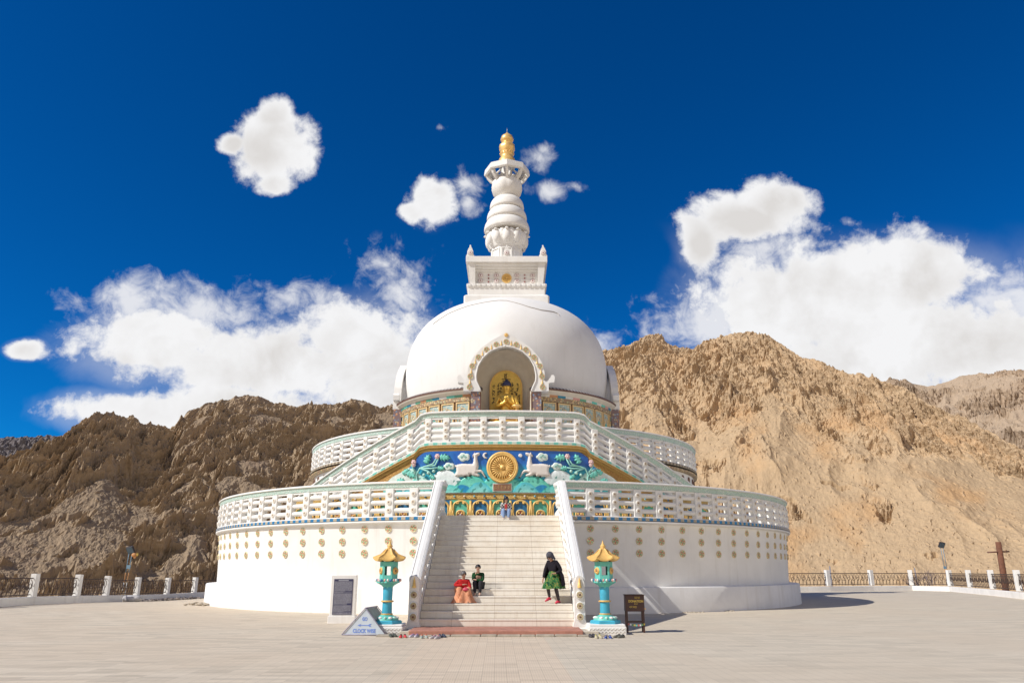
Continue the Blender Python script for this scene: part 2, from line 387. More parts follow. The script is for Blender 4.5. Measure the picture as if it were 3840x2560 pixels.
idx = -np.ones(GX.shape, int); verts = []; faces = []
for j in range(GX.shape[0] - 1):
    for i in range(GX.shape[1] - 1):
        if inn[j, i] or inn[j, i + 1] or inn[j + 1, i] or inn[j + 1, i + 1]:
            q = []
            for (a, b) in ((j, i), (j, i + 1), (j + 1, i + 1), (j + 1, i)):
                if idx[a, b] < 0: idx[a, b] = len(verts); verts.append((GX[a, b], GY[a, b], GZ[a, b]))
                q.append(int(idx[a, b]))
            faces.append(q)
me.from_pydata(verts, [], faces); me.materials.append(mat_paving())
plaza = bpy.data.objects.new('plaza_pavement', me); COL.objects.link(plaza); tag(plaza, 'pale beige grooved stone paving of the plaza round the white stupa', 'pavement', kind='structure')

# ------------------------------------------------------------------ terrain
def mat_rock(name, rockc, screec, dark, ochre, sc=1.0):
    N = material(name); tc = N.new('ShaderNodeTexCoord'); o = tc.outputs['Object']
    at = N.new('ShaderNodeAttribute'); at.attribute_name = 'rock'; rk = at.outputs['Fac']
    at2 = N.new('ShaderNodeAttribute'); at2.attribute_name = 'ochre'; oc = at2.outputs['Fac']
    mp = N.new('ShaderNodeMapping'); N.l.new(o, mp.inputs[0]); mp.inputs['Rotation'].default_value = (0.5, 0.75, 0.2); mp.inputs['Scale'].default_value = (0.6, 1, 1.15)
    n1 = N.noise(o, 0.02 * sc, 8, 0.62, 0.3); n2 = N.noise(mp.outputs[0], 0.16 * sc, 8, 0.7, 0.8); n3 = N.noise(o, 0.9 * sc, 6, 0.7)
    vor = N.new('ShaderNodeTexVoronoi'); vor.feature = 'DISTANCE_TO_EDGE'; vor.inputs['Scale'].default_value = 0.35 * sc
    N.l.new(mp.outputs[0], vor.inputs['Vector'])
    r = N.ramp(n2, [(0.28, dark), (0.46, rockc), (0.68, tuple(min(1, c * 1.28) for c in rockc))])
    r = N.mix(N.maprange(n1, 0.4, 0.65, 0, 0.5), r, tuple(c * 0.86 for c in rockc))
    s = N.ramp(n3, [(0.3, tuple(c * 0.86 for c in screec)), (0.7, tuple(min(1, c * 1.1) for c in screec))])
    s = N.mix(N.maprange(n1, 0.42, 0.6, 0, 0.35), s, tuple(c * 0.88 for c in screec))
    s = N.mix(oc, s, ochre)
    c = N.mix(rk, s, r)
    speck = N.noise(o, 2.2 * sc, 3, 0.7)
    c = N.mix(N.maprange(speck, 0.62, 0.74, 0, 0.4), c, dark)
    N.put(N.b.inputs['Base Color'], c); N.b.inputs['Roughness'].default_value = 0.95; N.b.inputs['Specular IOR Level'].default_value = 0.1
    h = N.math('ADD', N.math('MULTIPLY', n2, 1.2), N.math('ADD', N.math('MULTIPLY', N.maprange(vor.outputs[0], 0, 0.25), 0.20), N.math('MULTIPLY', n3, 0.45)))
    h = N.math('MULTIPLY', h, N.math('ADD', 0.10, rk))
    bump(N, h, 0.55, 1.3 / sc)
    return N.mat
RIDGE_L = [(-75, .10), (-50, .095), (-35.37, 0.1075), (-34.15, 0.121), (-32.63, 0.1345), (-31.05, 0.1489), (-30.06, 0.1658), (-29.35, 0.1738), (-28.2, 0.1837), (-27.13, 0.1775), (-26.24, 0.1682), (-25.31, 0.1722), (-24.3, 0.1682), (-23.58, 0.1884), (-22.24, 0.2042), (-20.37, 0.2154), (-18.68, 0.2137), (-17.1, 0.2081), (-16.14, 0.2033), (-14.27, 0.2111), (-11.71, 0.2192), (-10.7, 0.214), (-10.03, 0.2086), (-8.88, 0.2123), (-5.0, 0.20), (0, 0.17), (8, .12), (20, .06)]
RIDGE_R = [(-16, 0.03), (-8, 0.10), (-3, 0.17), (1.1, 0.23), (4.56, 0.27), (7.68, 0.2912), (9.41, 0.3012), (11.14, 0.3103), (12.14, 0.3067), (12.94, 0.2946), (14.4, 0.2866), (16.08, 0.2978), (17.74, 0.3051), (19.93, 0.2994), (20.79, 0.2857), (21.92, 0.2688), (23.88, 0.2477), (26.35, 0.2305), (27.41, 0.2229), (29.15, 0.2016), (31.0, 0.1744), (32.81, 0.1534), (34.76, 0.1282), (37, 0.105), (45, 0.08), (60, .06)]
CX0, CY0 = 0.27, -48.3
def range_mesh(name, ridge, R1f, R0, z0, azr, naz, nr, mat, seed, spur, crag, rockf, back=0.5, p=1.1, label=None, rockk=0):
    a = np.linspace(azr[0], azr[1], naz); ra = np.array([q[0] for q in ridge]); rt = np.array([q[1] for q in ridge])
    el = np.interp(a, ra, rt)
    R1 = R1f(a); t = np.concatenate([np.linspace(0, 1, nr), 1 + np.linspace(0.01, back, nr // 6)]); T, A = np.meshgrid(t, a, indexing='ij')
    R = R0 + (R1 - R0)[None] * T; X = CX0 + R * np.sin(np.radians(A)); Y = CY0 + R * np.cos(np.radians(A))
    zr = (1.7 + R1 * el)[None]; Tc = np.clip(T, 0, 1)
    Z = z0 + (zr - z0) * Tc ** p
    Z = np.where(T > 1, zr - (T - 1) * (R1 - R0)[None] * 0.9, Z)
    S = np.radians(A) * R1.mean()       # metres across
    D = T * (R1.mean() - R0) * 1.25            # metres down the slope
    H = (zr - z0)
    wx = fbm(S / 55, D / 70, 4, seed + 40) * 34; wy = fbm(S / 55, D / 70, 4, seed + 41) * 34
    env = np.clip(4 * Tc * (1 - Tc), 0, 1) ** 0.6
    sp = ridged((S + wx) / 62, (D * 0.42 + wy) / 62, 4, seed) - 0.42
    sp2 = ridged((S + wx * .6) / 25 + 3, (D * 0.5 + wy) / 25, 4, seed + 7) - 0.42
    rock = rockf(T, A, S, D, sp, sp2)
    Z = Z + env * H * (spur * (0.45 + 0.55 * rock) * sp + spur * 0.42 * sp2 * (0.08 + 0.92 * rock))
    # tilted rock strata and blocky crags
    q = (S * 0.55 - D * 0.83); w = (S * 0.83 + D * 0.55)
    wq = fbm(S / 9, D / 9, 3, seed + 50) * 5
    c1 = ridged((q + wq) / 13.0, (w + wq) / 24.0, 5, seed + 11, 0.6) - 0.4
    c2 = ridged((q + wq * .5) / 2.9, (w + wq * .5) / 5.6, 4, seed + 13, 0.62) - 0.38
    c3 = np.abs(perlin(S / 1.5, D / 1.7, seed + 15)) + 0.5 * np.abs(perlin(S / .75, D / .85, seed + 16))
    edge = 0.5 + 0.5 * np.clip((1 - np.abs(Tc - 1) * 0) - sstep(0.93, 1.0, T), 0, 1)
    dsp = edge * rock * crag * (6.6 * c1 + 2.9 * c2 + 1.15 * c3)
    R = R - 0.55 * dsp; X = CX0 + R * np.sin(np.radians(A)); Y = CY0 + R * np.cos(np.radians(A))
    Z = Z + 0.72 * dsp + (1 - rock) * (0.75 if seed == 3 else 0.38) * (fbm(S / 2.2, D / 2.6, 5, seed + 20, 0.62) + 1.2 * fbm(S / 9, D / 8, 3, seed + 21))
    scat = sstep(0.74, 0.86, perlin(S / 2.1, D / 2.1, seed + 33) * 0.5 + 0.5 + 0.12 * fbm(S / 20, D / 20, 3, seed + 34)) * (1 - rock)
    Z = Z + scat * 0.25; rock = np.clip(rock + scat * 0.45, 0, 1)
    Z = Z - 0.02 * H * sstep(0, 0.08, T) * 0
    och = sstep(0.50, 0.72, 0.5 + 0.5 * fbm(S / 42 + T * 2, D / 42 - S / 60, 4, seed + 60)) * 0.9
    o = grid_object(name, X, Y, Z, mat, {'rock': rock, 'ochre': och}, smooth=False)
    return tag(o, label, 'mountain', kind='structure')
m_left = mat_rock('brown_rock', (0.375, 0.285, 0.192), (0.300, 0.224, 0.150), (0.22, 0.165, 0.112), (0.27, 0.195, 0.135))
m_right = mat_rock('tan_rock', (0.49, 0.36, 0.228), (0.48, 0.345, 0.208), (0.27, 0.19, 0.118), (0.50, 0.31, 0.155))
m_far = mat_rock('far_rock', (0.38, 0.285, 0.20), (0.42, 0.32, 0.225), (0.17, 0.13, 0.10), (0.38, 0.29, 0.21), 0.35)
m_farl = mat_rock('hazed_far_rock', (0.17, 0.15, 0.15), (0.20, 0.18, 0.18), (0.10, 0.09, 0.10), (0.2, 0.17, 0.15), 0.2)  # air haze of the distance is put into this greyer rock colour
def rockL(T, A, S, D, sp, sp2):
    n = 0.75 * fbm(S / 17, D / 12, 5, 71) + 0.5 * fbm(S / 50, D / 40, 3, 72) + 0.30 * sp + 0.30 * sp2 + 0.25 * (T - 0.45) + 0.17 - 0.12 * sstep(-23, -29, A) * sstep(0.75, 0.5, T) * sstep(0.10, 0.25, T)
    return np.clip(sstep(-0.20, 0.12, n) ** 1.3, 0.04, 1)
def rockR(T, A, S, D, sp, sp2):
    # crags above, scree fans below, outcrops low on the left
    lim = 0.53 + 0.16 * fbm(S / 45, D / 60, 4, 81) + 0.014 * np.maximum(A - 19, 0)
    up = sstep(lim - 0.07, lim + 0.08, T + 0.10 * sp + 0.10 * fbm(S / 14, D / 12, 4, 85)) * (0.55 + 0.45 * sstep(-0.15, 0.1, fbm(S / 12, D / 10, 4, 86)))
    out = sstep(0.06, 0.20, fbm(S / 30, D / 22, 5, 83) + 0.12 * sp2 - 0.02 * np.maximum(A - 17, 0)) * sstep(0.60, 0.34, T)
    chute = 1 - 0.75 * sstep(0.05, 0.2, fbm((S + D * 0.35) / 16, D / 150, 3, 88)) * sstep(0.92, 0.6, T)
    return np.clip(np.maximum(up * chute, out * 0.95), 0.03, 1)
range_mesh('left_mountain', RIDGE_L, lambda a: 300 + 40 * np.cos(np.radians(a * 5)) + 12 * np.sin(np.radians(a * 11)), 185, -10.5, (-62, 12), 1750, 420, m_left, 3, 0.13, 1.15, rockL, label='dark brown craggy mountain on the left behind the railing')
range_mesh('right_mountain', RIDGE_R, lambda a: 395 + 45 * np.sin(np.radians(a * 5)), 225, -12, (-16, 58), 1750, 440, m_right, 5, 0.095, 1.45, rockR, label='sunlit tan rocky mountain with scree slopes on the right')
range_mesh('far_ridge', [(15, .12), (22, .17), (25.08, 0.2117), (26.56, 0.2202), (27.7, 0.2245), (28.75, 0.2186), (30.0, 0.209), (31.33, 0.213), (32.14, 0.218), (33.4, 0.2186), (35.6, 0.2155), (37.08, 0.2065), (60, .16)], lambda a: 820 + 0 * a, 560, 20, (16, 60), 700, 170, m_far, 9, 0.13, 1.8, lambda T, A, S, D, sp, sp2: np.clip(sstep(-0.25, 0.1, fbm(S / 60, D / 50, 4, 91)), .1, 1), label='pale distant ridge at the far right')
range_mesh('distant_ridge', [(-80, .13), (-40, .132), (-35.65, 0.1354), (-34.33, 0.1401), (-32.72, 0.1442), (-31.05, 0.1489), (-28.99, 0.1459), (-20, .13)], lambda a: 2600 + 0 * a, 1900, 60, (-70, -20), 500, 120, m_farl, 12, 0.10, 5.0, lambda T, A, S, D, sp, sp2: 0.7 + 0 * T, label='bluish grey distant ridge at the far left')
# valley floor reaching the horizon, lower than the hilltop
def hillside(name):
    r = np.concatenate([np.linspace(0, 70, 36), np.geomspace(74, 9000, 60)]); a = np.radians(np.linspace(0, 360, 181)); Rr, Aa = np.meshgrid(r, a, indexing='ij')
    X = 3 + Rr * np.sin(Aa); Y = -25 + Rr * np.cos(Aa) * 1.0
    Z = -0.75 - sstep(40, 120, Rr) * 12 + 0.5 * fbm(X / 9, Y / 9, 4, 5) * sstep(30, 60, Rr)
    return tag(grid_object(name, X, Y, Z, m_right, {'rock': X * 0 + .1, 'ochre': X * 0}, smooth=True), 'bare stony hillside below the plaza', 'ground', kind='structure')
hillside('ground')

# ------------------------------------------------------------------ boundary wall with railings
m_white = None
def mat_white(name, col=(0.805, 0.79, 0.755), stain=0.14, rough=0.75, streak=True):
    N = material(name); tc = N.new('ShaderNodeTexCoord'); o = tc.outputs['Object']
    mp = N.new('ShaderNodeMapping'); N.l.new(o, mp.inputs[0]); mp.inputs['Scale'].default_value = (2.5, 2.5, 0.22)
    n = N.noise(mp.outputs[0], 1.0, 7, 0.65); n2 = N.noise(o, 0.55, 6, 0.6, 0.4); n3 = N.noise(o, 9, 5, 0.65)
    c = N.mix(N.maprange(n2, 0.35, 0.7, 0, 1), col, tuple(k * (1 - stain * 0.6) for k in col))
    c = N.mix(N.maprange(n, 0.52, 0.75, 0, 0.8 * stain / 0.1 * 0.5), c, (col[0] * 0.80, col[1] * 0.78, col[2] * 0.74))
    c = N.mix(N.maprange(n3, 0.62, 0.78, 0, 0.25), c, (col[0] * 0.82, col[1] * 0.79, col[2] * 0.74))
    N.put(N.b.inputs['Base Color'], c); N.b.inputs['Roughness'].default_value = rough; N.b.inputs['Specular IOR Level'].default_value = 0.25
    bump(N, N.math('ADD', N.math('MULTIPLY', n3, 0.5), N.noise(o, 2.2, 4, 0.6)), 0.28, 0.02)
    return N.mat
m_white = mat_white('white_plaster')
m_whitew = mat_white('weathered_plaster', (0.81, 0.79, 0.755), 0.20)
m_iron = simple('rusty_iron', (0.085, 0.055, 0.042), 0.7, 0.3, 0.3, 20)
wall = thing('boundary_wall', 'low white plaza wall with square posts and rusty curled iron railings', 'wall')
base = MB(); seglen = []
for i in range(len(FENCE) - 1):
    pass
def off(p, q, d):
    t = Vector((q[0] - p[0], q[1] - p[1])).normalized(); return Vector((-t.y, t.x)) * d
fr = []
for i, p in enumerate(FENCE):
    a = FENCE[max(0, i - 1)]; b = FENCE[min(len(FENCE) - 1, i + 1)]; n = off(a, b, 1.0); fr.append(((p[0], p[1], drop1(*p)), (n.x, n.y)))
base.sweep([(-0.17, -0.9), (-0.17, 0.37), (-0.15, 0.39), (0.15, 0.39), (0.17, 0.37), (0.17, -0.9)], fr)
base.build('wall_base', m_whitew, wall)
rs = random.Random(5)
pm = MB(); pm.box(-0.165, 0.165, -0.15, 0.15, 0.385, 1.52, bev=0.012); post_mesh = pm.mesh('post', m_white)
for i, p in enumerate(FENCE):
    n = fr[i][1]; o = bpy.data.objects.new('post', post_mesh); COL.objects.link(o); o.parent = wall
    right = p[0] > 22 and p[1] > -6
    o.location = (p[0], p[1], drop1(*p)); o.rotation_euler = (0, 0, atan2(n[1], n[0]) + pi / 2); o.scale = (1, 1, 1)
    if right: o.scale = (1.05, 1.05, 1.12)
def curl_panel(L, seed):
    r = random.Random(seed); b = MB(); b.tube([(-L / 2, 0, 1.30), (L / 2, 0, 1.30)], 0.028, 6); b.tube([(-L / 2, 0, 0.50), (L / 2, 0, 0.50)], 0.022, 6)
    n = int(L / 0.17)
    for k in range(n):
        x = -L / 2 + (k + 0.5) * L / n; s = 1 if k % 2 else -1
        pts = [(x + s * 0.085 * sin(t * pi * 2.0) + 0.03 * s, 0.03 * cos(t * 5), 0.44 + 0.80 * t) for t in [j / 10 for j in range(11)]]
        b.tube(pts, 0.018, 4)
        if k % 3 == 0:
            c = (x, 0, 0.9); b.tube([(c[0] + 0.10 * cos(g), 0.03, c[2] + 0.14 * sin(g)) for g in [q * 2 * pi / 10 for q in range(11)]], 0.018, 4)
    return b
for i in range(len(FENCE) - 1):
    p, q = FENCE[i], FENCE[i + 1]; L = hypot(q[0] - p[0], q[1] - p[1]) - 0.36
    if p[1] < -18 : continue
    cx, cy = (p[0] + q[0]) / 2, (p[1] + q[1]) / 2
    o = curl_panel(L, i).build('railing_panel', m_iron, wall); zz = (drop1(*p) + drop1(*q)) / 2
    o.location = (cx, cy, zz); o.rotation_euler = (0, 0, atan2(q[1] - p[1], q[0] - p[0]))
    if p[0] > 22 and p[1] > -6: o.scale = (1, 1, 1.1)
# ------------------------------------------------------------------ stupa materials
def plain(name, col, rough=0.6, metal=0.0, bumps=0.0): return simple(name, col, rough, metal, 0.06, 8, bumps)
m_gold = simple('gold_paint', (0.82, 0.53, 0.17), 0.45, 0.15, 0.14, 9, 0.2, 40)
m_goldm = simple('gilded_metal', (0.86, 0.56, 0.20), 0.38, 0.35, 0.10, 5, 0.1, 20)
m_statue = simple('gilded_statue', (0.82, 0.52, 0.10), 0.32, 0.55, 0.08, 7, 0.05, 30)
m_dark = simple('dark_paint', (0.035, 0.028, 0.03), 0.6)
m_brown = simple('brown_paint', (0.16, 0.075, 0.05), 0.6)
m_cream = simple('cream_plaster', (0.66, 0.60, 0.50), 0.75, 0, 0.06, 3, 0.15, 12)
m_beige = simple('beige_petal', (0.62, 0.55, 0.44), 0.6)
m_red = simple('red_enamel', (0.52, 0.12, 0.09), 0.45); m_green = simple('green_enamel', (0.13, 0.33, 0.15), 0.45)
m_red2 = simple('rust_enamel', (0.58, 0.24, 0.15), 0.45); m_green2 = simple('olive_enamel', (0.30, 0.44, 0.22), 0.45)
m_blue = simple('blue_tile', (0.02, 0.18, 0.38), 0.3, 0, 0.2, 12); m_teal = simple('teal_tile', (0.13, 0.50, 0.40), 0.4, 0, 0.15, 10)
m_mint = simple('mint_paint', (0.42, 0.66, 0.56), 0.55, 0, 0.1, 10)
m_pink = simple('pink_paint', (0.70, 0.34, 0.30), 0.55)
m_stone = simple('mosaic_stone', (0.44, 0.37, 0.27), 0.7, 0, 0.35, 26, 0.3, 40)
m_whitep = simple('white_paint', (0.80, 0.78, 0.74), 0.6, 0, 0.05, 8, 0.08, 20)
def mat_moulding():
    N = material('mint_relief'); tc = N.new('ShaderNodeTexCoord'); o = tc.outputs['Object']
    v = N.new('ShaderNodeTexVoronoi'); v.feature = 'DISTANCE_TO_EDGE'; v.inputs['Scale'].default_value = 9; N.l.new(o, v.inputs['Vector'])
    w = N.noise(o, 13, 5, 0.65, 1.6)
    f = N.math('MULTIPLY', N.maprange(v.outputs[0], 0.02, 0.2), N.maprange(w, 0.38, 0.60))
    N.put(N.b.inputs['Base Color'], N.mix(f, (0.46, 0.64, 0.55), (0.78, 0.83, 0.78))); N.b.inputs['Roughness'].default_value = 0.6
    bump(N, N.math('ADD', f, w), 0.7, 0.03); return N.mat
m_mould = mat_moulding()
def mat_goldrelief(name, a=(0.82, 0.53, 0.18), b=(0.55, 0.28, 0.08), sc=14):
    N = material(name); tc = N.new('ShaderNodeTexCoord'); o = tc.outputs['Object']
    w = N.noise(o, sc, 5, 0.6, 2.2); v = N.new('ShaderNodeTexVoronoi'); v.inputs['Scale'].default_value = sc * 0.9; N.l.new(o, v.inputs['Vector'])
    f = N.math('MULTIPLY', N.maprange(w, 0.36, 0.6), N.maprange(v.outputs[0], 0.1, 0.75, 1.0, 0.35))
    N.put(N.b.inputs['Base Color'], N.mix(f, b, a)); N.b.inputs['Roughness'].default_value = 0.5; N.b.inputs['Metallic'].default_value = 0.2
    bump(N, N.math('ADD', f, w), 0.8, 0.035); return N.mat
m_grel = mat_goldrelief('gold_relief')
m_gtrim = mat_goldrelief('gold_cornice', (0.78, 0.50, 0.17), (0.55, 0.33, 0.10), 22)
def mat_frieze(name, bg, f1, f2, f3, sc):
    N = material(name); tc = N.new('ShaderNodeTexCoord'); o = tc.outputs['Object']
    v = N.new('ShaderNodeTexVoronoi'); v.inputs['Scale'].default_value = sc; N.l.new(o, v.inputs['Vector'])
    d = v.outputs['Distance']; r_, g_, b_ = N.sep(v.outputs['Color'])
    pet = N.mix(N.maprange(r_, 0.33, 0.36, smooth=False), f1, f2); pet = N.mix(N.maprange(r_, 0.66, 0.69, smooth=False), pet, f3)
    c = N.mix(N.maprange(d, 0.40, 0.50), pet, bg); c = N.mix(N.maprange(d, 0.13, 0.18, 1, 0), c, (0.70, 0.55, 0.2))
    N.put(N.b.inputs['Base Color'], c); N.b.inputs['Roughness'].default_value = 0.6; bump(N, N.maprange(d, 0.1, 0.5, 1, 0), 0.5, 0.02); return N.mat
m_flor = mat_frieze('floral_frieze', (0.30, 0.20, 0.12), (0.56, 0.40, 0.18), (0.40, 0.40, 0.24), (0.64, 0.46, 0.26), 7.5)
m_pil = mat_frieze('floral_pilaster', (0.22, 0.15, 0.15), (0.50, 0.24, 0.15), (0.52, 0.40, 0.24), (0.20, 0.27, 0.38), 7.0)
m_pan = mat_frieze('painted_panel', (0.36, 0.46, 0.42), (0.62, 0.46, 0.24), (0.66, 0.62, 0.52), (0.16, 0.26, 0.32), 9.0)

def ring_frames(p0, p1, R, zf, step=1.5):
    n = max(2, int(abs(p1 - p0) / step) + 1); fr = []
    for i in range(n + 1):
        p = p0 + (p1 - p0) * i / n; a = radians(p); fr.append(((R * sin(a), -R * cos(a), zf(p)), (sin(a), -cos(a))))
    return fr

# carved rosette on posts: white boss, beige petals, brown heart  (axis towards -y, centre at origin)
def rosette(r=0.10, petals=12):
    b = MB(); M = Matrix.Rotation(radians(90), 4, 'X')
    b.lathe([(r, 0), (r, 0.022), (r * 0.93, 0.034), (r * 0.80, 0.036)], 20, 0, True, M)
    b.lathe([(r * 0.80, 0.036), (r * 0.55, 0.046), (r * 0.27, 0.040)], petals * 2, 1, False, M, rfun=lambda a, z: 1 + 0.08 * cos(a * petals) if z > 0.037 else 1)
    b.lathe([(r * 0.27, 0.040), (r * 0.16, 0.050), (0.0005, 0.052)], 10, 2, True, M)
    return b
ros_mesh = rosette(0.112).mesh('rosette', [m_whitep, m_beige, m_brown])
ros_big = rosette(0.118, 14).mesh('rosette', [m_whitep, mat_goldrelief('pale_gold_petal', (0.78, 0.62, 0.34), (0.62, 0.52, 0.34), 30), m_brown])

def put(mesh, name, parent, loc, rz=0.0, sc=1.0):
    o = bpy.data.objects.new(name, mesh); COL.objects.link(o); o.parent = parent; o.location = loc; o.rotation_euler = (0, 0, rz)
    if sc != 1: o.scale = (sc, sc, sc)
    return o

def balustrade(root, frames_of, s0, s1, posts, h_bot, h_top, green_h=0.19, bars=(0.93, 0.60, 0.27), bar_r=0.102, chk=(0, 1), chk_mats=None, post_w=0.37, post_d=0.27, bar_step=1.0, ros=(0.93, 0.60, 0.27), chk_len=1.35, cap_w=0.20, capw_in=0.2, band=True, ros_s=1.0, cap_side=None):
    """frames_of(s) -> ((x,y,z_floor),(outx,outy)); heights are above the floor"""
    def fr(a, b, step): n = max(1, int(abs(b - a) / step)); return [frames_of(a + (b - a) * i / n) for i in range(n + 1)]
    F = fr(s0, s1, bar_step)
    t = h_top; c = MB()
    c.sweep([(-capw_in, t - 0.08), (-capw_in, t - 0.025), (-capw_in + 0.03, t), (cap_w - 0.03, t), (cap_w, t - 0.025), (cap_w, t - 0.08)], F)
    c.build('handrail', m_white, root)
    c = MB(); c.sweep([(-0.13, t - 0.083 - green_h), (-0.15, t - 0.083), (cap_w - 0.05, t - 0.083), (cap_w - 0.085, t - 0.083 - green_h)], F); c.build('moulding', m_mould, root)
    c = MB(); c.sweep([(-0.11, t - 0.16 - green_h), (-0.11, t - 0.086 - green_h), (cap_w - 0.11, t - 0.086 - green_h), (cap_w - 0.11, t - 0.16 - green_h)], F); c.build('top_rail', m_white, root)
    b0 = h_bot
    if band:
        G = fr(s0, s1, chk_len); c = MB()
        c.sweep([(-0.16, b0 - 0.13), (-0.16, b0 - 0.01), (0.19, b0 - 0.01), (0.19, b0 - 0.13)], G, mis=lambda i: i % 2); c.build('tile_band', chk_mats, root)
        c = MB(); c.sweep([(-0.2, b0 - 0.009), (-0.2, b0 + 0.03), (0.15, b0 + 0.03), (0.165, b0 - 0.009)], F); c.build('bottom_rail', m_white, root)
    pm = {}
    for s in posts:
        (o, d) = frames_of(s); (o2, _) = frames_of(s + 0.3); (o1, _) = frames_of(s - 0.3)
        q = MB(); top = t - 0.10 - green_h
        key = 'p'
        if key not in pm:
            q.box(-post_w / 2, post_w / 2, -post_d / 2, post_d / 2, b0 + 0.0, top, bev=0.012); pm[key] = q.mesh('post', m_white)
        P = put(pm[key], 'post', root, (o[0], o[1], o[2]), atan2(d[1], d[0]) + pi / 2)
        for rz in ros: put(ros_mesh, 'rosette', P, (0, -post_d / 2 - 0.001, b0 + rz), 0, ros_s)
    for bz in bars:
        c = MB(); H = F
        prof = [(bar_r * cos(g), b0 + bz + bar_r * sin(g)) for g in [2 * pi * k / 12 for k in range(12)]]
        c.sweep(prof, H, smooth=True); c.build('bar', m_white, root)

# ================================================================== the stupa
stupa = thing('stupa', 'huge white domed stupa with ringed spire and golden finial on a round white base', 'stupa', (0, 0, 0))
# drum: battered plinth and tall wall (the stairs cut in at the front)
R_PL = 17.1
pl = MB(); pl.lathe([(R_PL, -0.5), (R_PL - 0.01, 0.98), (R_PL - 0.04, 1.02), (16.5, 1.03)], 240); pl.build('plinth', m_whitew, stupa)
wl = MB(); wl.lathe([(16.55, 1.0), (16.58, 1.8), (16.65, 3.0), (16.72, 3.56)], 240); wl.build('wall', m_white, stupa)
co = MB(); co.lathe([(16.70, 3.555), (16.84, 3.58), (16.88, 3.60), (16.88, 3.66), (16.85, 3.68), (16.4, 3.685)], 240); co.build('cornice', m_white, stupa)
fl = MB(); fl.lathe([(16.8, 3.70), (11.0, 3.70)], 120, smooth=False); fl.build('terrace', m_whitew, stupa)
def disc_medal(r=0.15):
    b = MB(); M = Matrix.Rotation(radians(90), 4, 'X')
    b.lathe([(r, -0.02), (r, 0.02), (r * 0.96, 0.035), (r * 0.86, 0.035), (r * 0.84, 0.015)], 24, 0, True, M)
    b.lathe([(r * 0.84, 0.015), (0.0005, 0.022)], 24, 1, False, M)
    for k in range(6):
        a = 2 * pi * k / 6 + 0.3; c = (r * 0.48 * cos(a), r * 0.48 * sin(a)); 
        b.add([(c[0] + r * 0.33 * cos(g) * cos(a) - r * 0.2 * sin(g) * sin(a), -0.030, c[1] + r * 0.33 * cos(g) * sin(a) + r * 0.2 * sin(g) * cos(a)) for g in [2 * pi * j / 10 for j in range(10)]] + [(c[0], -0.052, c[1])],
              [(j, (j + 1) % 10, 10) for j in range(10)], 2 + k % 2, True)
    b.ball((0, -0.03, 0), r * 0.14, 8, 0, (1, 0.6, 1)); return b
m_ring = simple('gold_ring', (0.70, 0.58, 0.34), 0.45, 0.3, 0.1)
med_mesh = disc_medal(0.155).mesh('medallion', [m_ring, simple('cream_enamel', (0.70, 0.62, 0.46), 0.5), m_red2, m_green2])
for side in (-1, 1):
    for k in range(16):
        ph = side * (12.75 + 3.84 * k)
        for z, rr in ((3.36, 16.685), (2.865, 16.65), (2.375, 16.62)):
            a = radians(ph); put(med_mesh, 'medallion', stupa, (rr * sin(a), -rr * cos(a), z), a)
# upper drum
w2 = MB(); w2.lathe([(11.78, 3.6), (11.78, 6.92)], 200); w2.build('upper_wall', m_white, stupa)
cb = MB(); cb.lathe([(11.76, 6.90), (11.98, 6.93), (12.02, 7.02), (12.02, 7.04)], 200, 0); cb.build('upper_cornice', m_flor, stupa)
f2 = MB(); f2.lathe([(11.9, 7.165), (6.0, 7.165)], 120, smooth=False); f2.build('upper_terrace', m_whitew, stupa)
for side in (-1, 1):
    for k in range(7):
        a = radians(side * (58 + 5.6 * k)); b = MB()
        pts = [(-0.16, 0), (-0.16, 0.3)] + [(0.16 * -cos(g), 0.3 + 0.2 * sin(g)) for g in [pi * j / 6 for j in range(1, 6)]] + [(0.16, 0.3), (0.16, 0)]
        b.tube([(x, -0.02, z) for x, z in pts], 0.03, 6, 0); b.prism([(x * .9, z) for x, z in pts], -0.01, 0.02, 1)
        put(b.mesh('wall_niche', [m_brown, m_stone]), 'wall_niche', stupa, (11.79 * sin(a), -11.79 * cos(a), 6.25), a)
n_before = set(stupa.children)
# painted drum under the dome, with an opening behind the front niche
def niche_skip(x, y, z): return y < 0 and abs(x) < 1.75 and 9.0 < z < 14.0
RD = 6.88
N1 = 240
dr = MB(); dr.lathe([(RD, 7.1), (RD, 9.2)] + [(RD, 9.2 + 0.1 * k) for k in range(1, 23)], N1, 0, True, skip=lambda x, y, z: y < 0 and abs(x) < 1.42 and z > 9.2); dr.build('painted_drum', m_brown, stupa)
def arcs(): return [(11.3 + 0.0, 360 - 11.6)]
def open_ring(prof, name, mat, mis=None, smooth=False, step=1.5, p0=12.2, p1=347.8):
    b = MB(); n = int((p1 - p0) / step); fr = [((0, 0, 0), (sin(radians(p0 + (p1 - p0) * i / n)), -cos(radians(p0 + (p1 - p0) * i / n)))) for i in range(n + 1)]
    b.sweep(prof, fr, smooth=smooth, mis=mis); return b.build(name, mat, stupa)
open_ring([(6.8, 10.90), (6.97, 10.90), (6.98, 11.15), (6.8, 11.15)], 'floral_band', m_flor)
cols = [m_teal, simple('orange_cloth', (0.50, 0.24, 0.11), 0.6), simple('blue_cloth', (0.03, 0.22, 0.33), 0.6), simple('pink_cloth', (0.58, 0.30, 0.26), 0.6), simple('white_cloth', (0.62, 0.60, 0.55), 0.6), simple('green_cloth', (0.12, 0.33, 0.22), 0.6)]
random.seed(3); seq = []
for i in range(80):
    c = random.randrange(6)
    while seq and c == seq[-1]: c = random.randrange(6)
    seq.append(c)
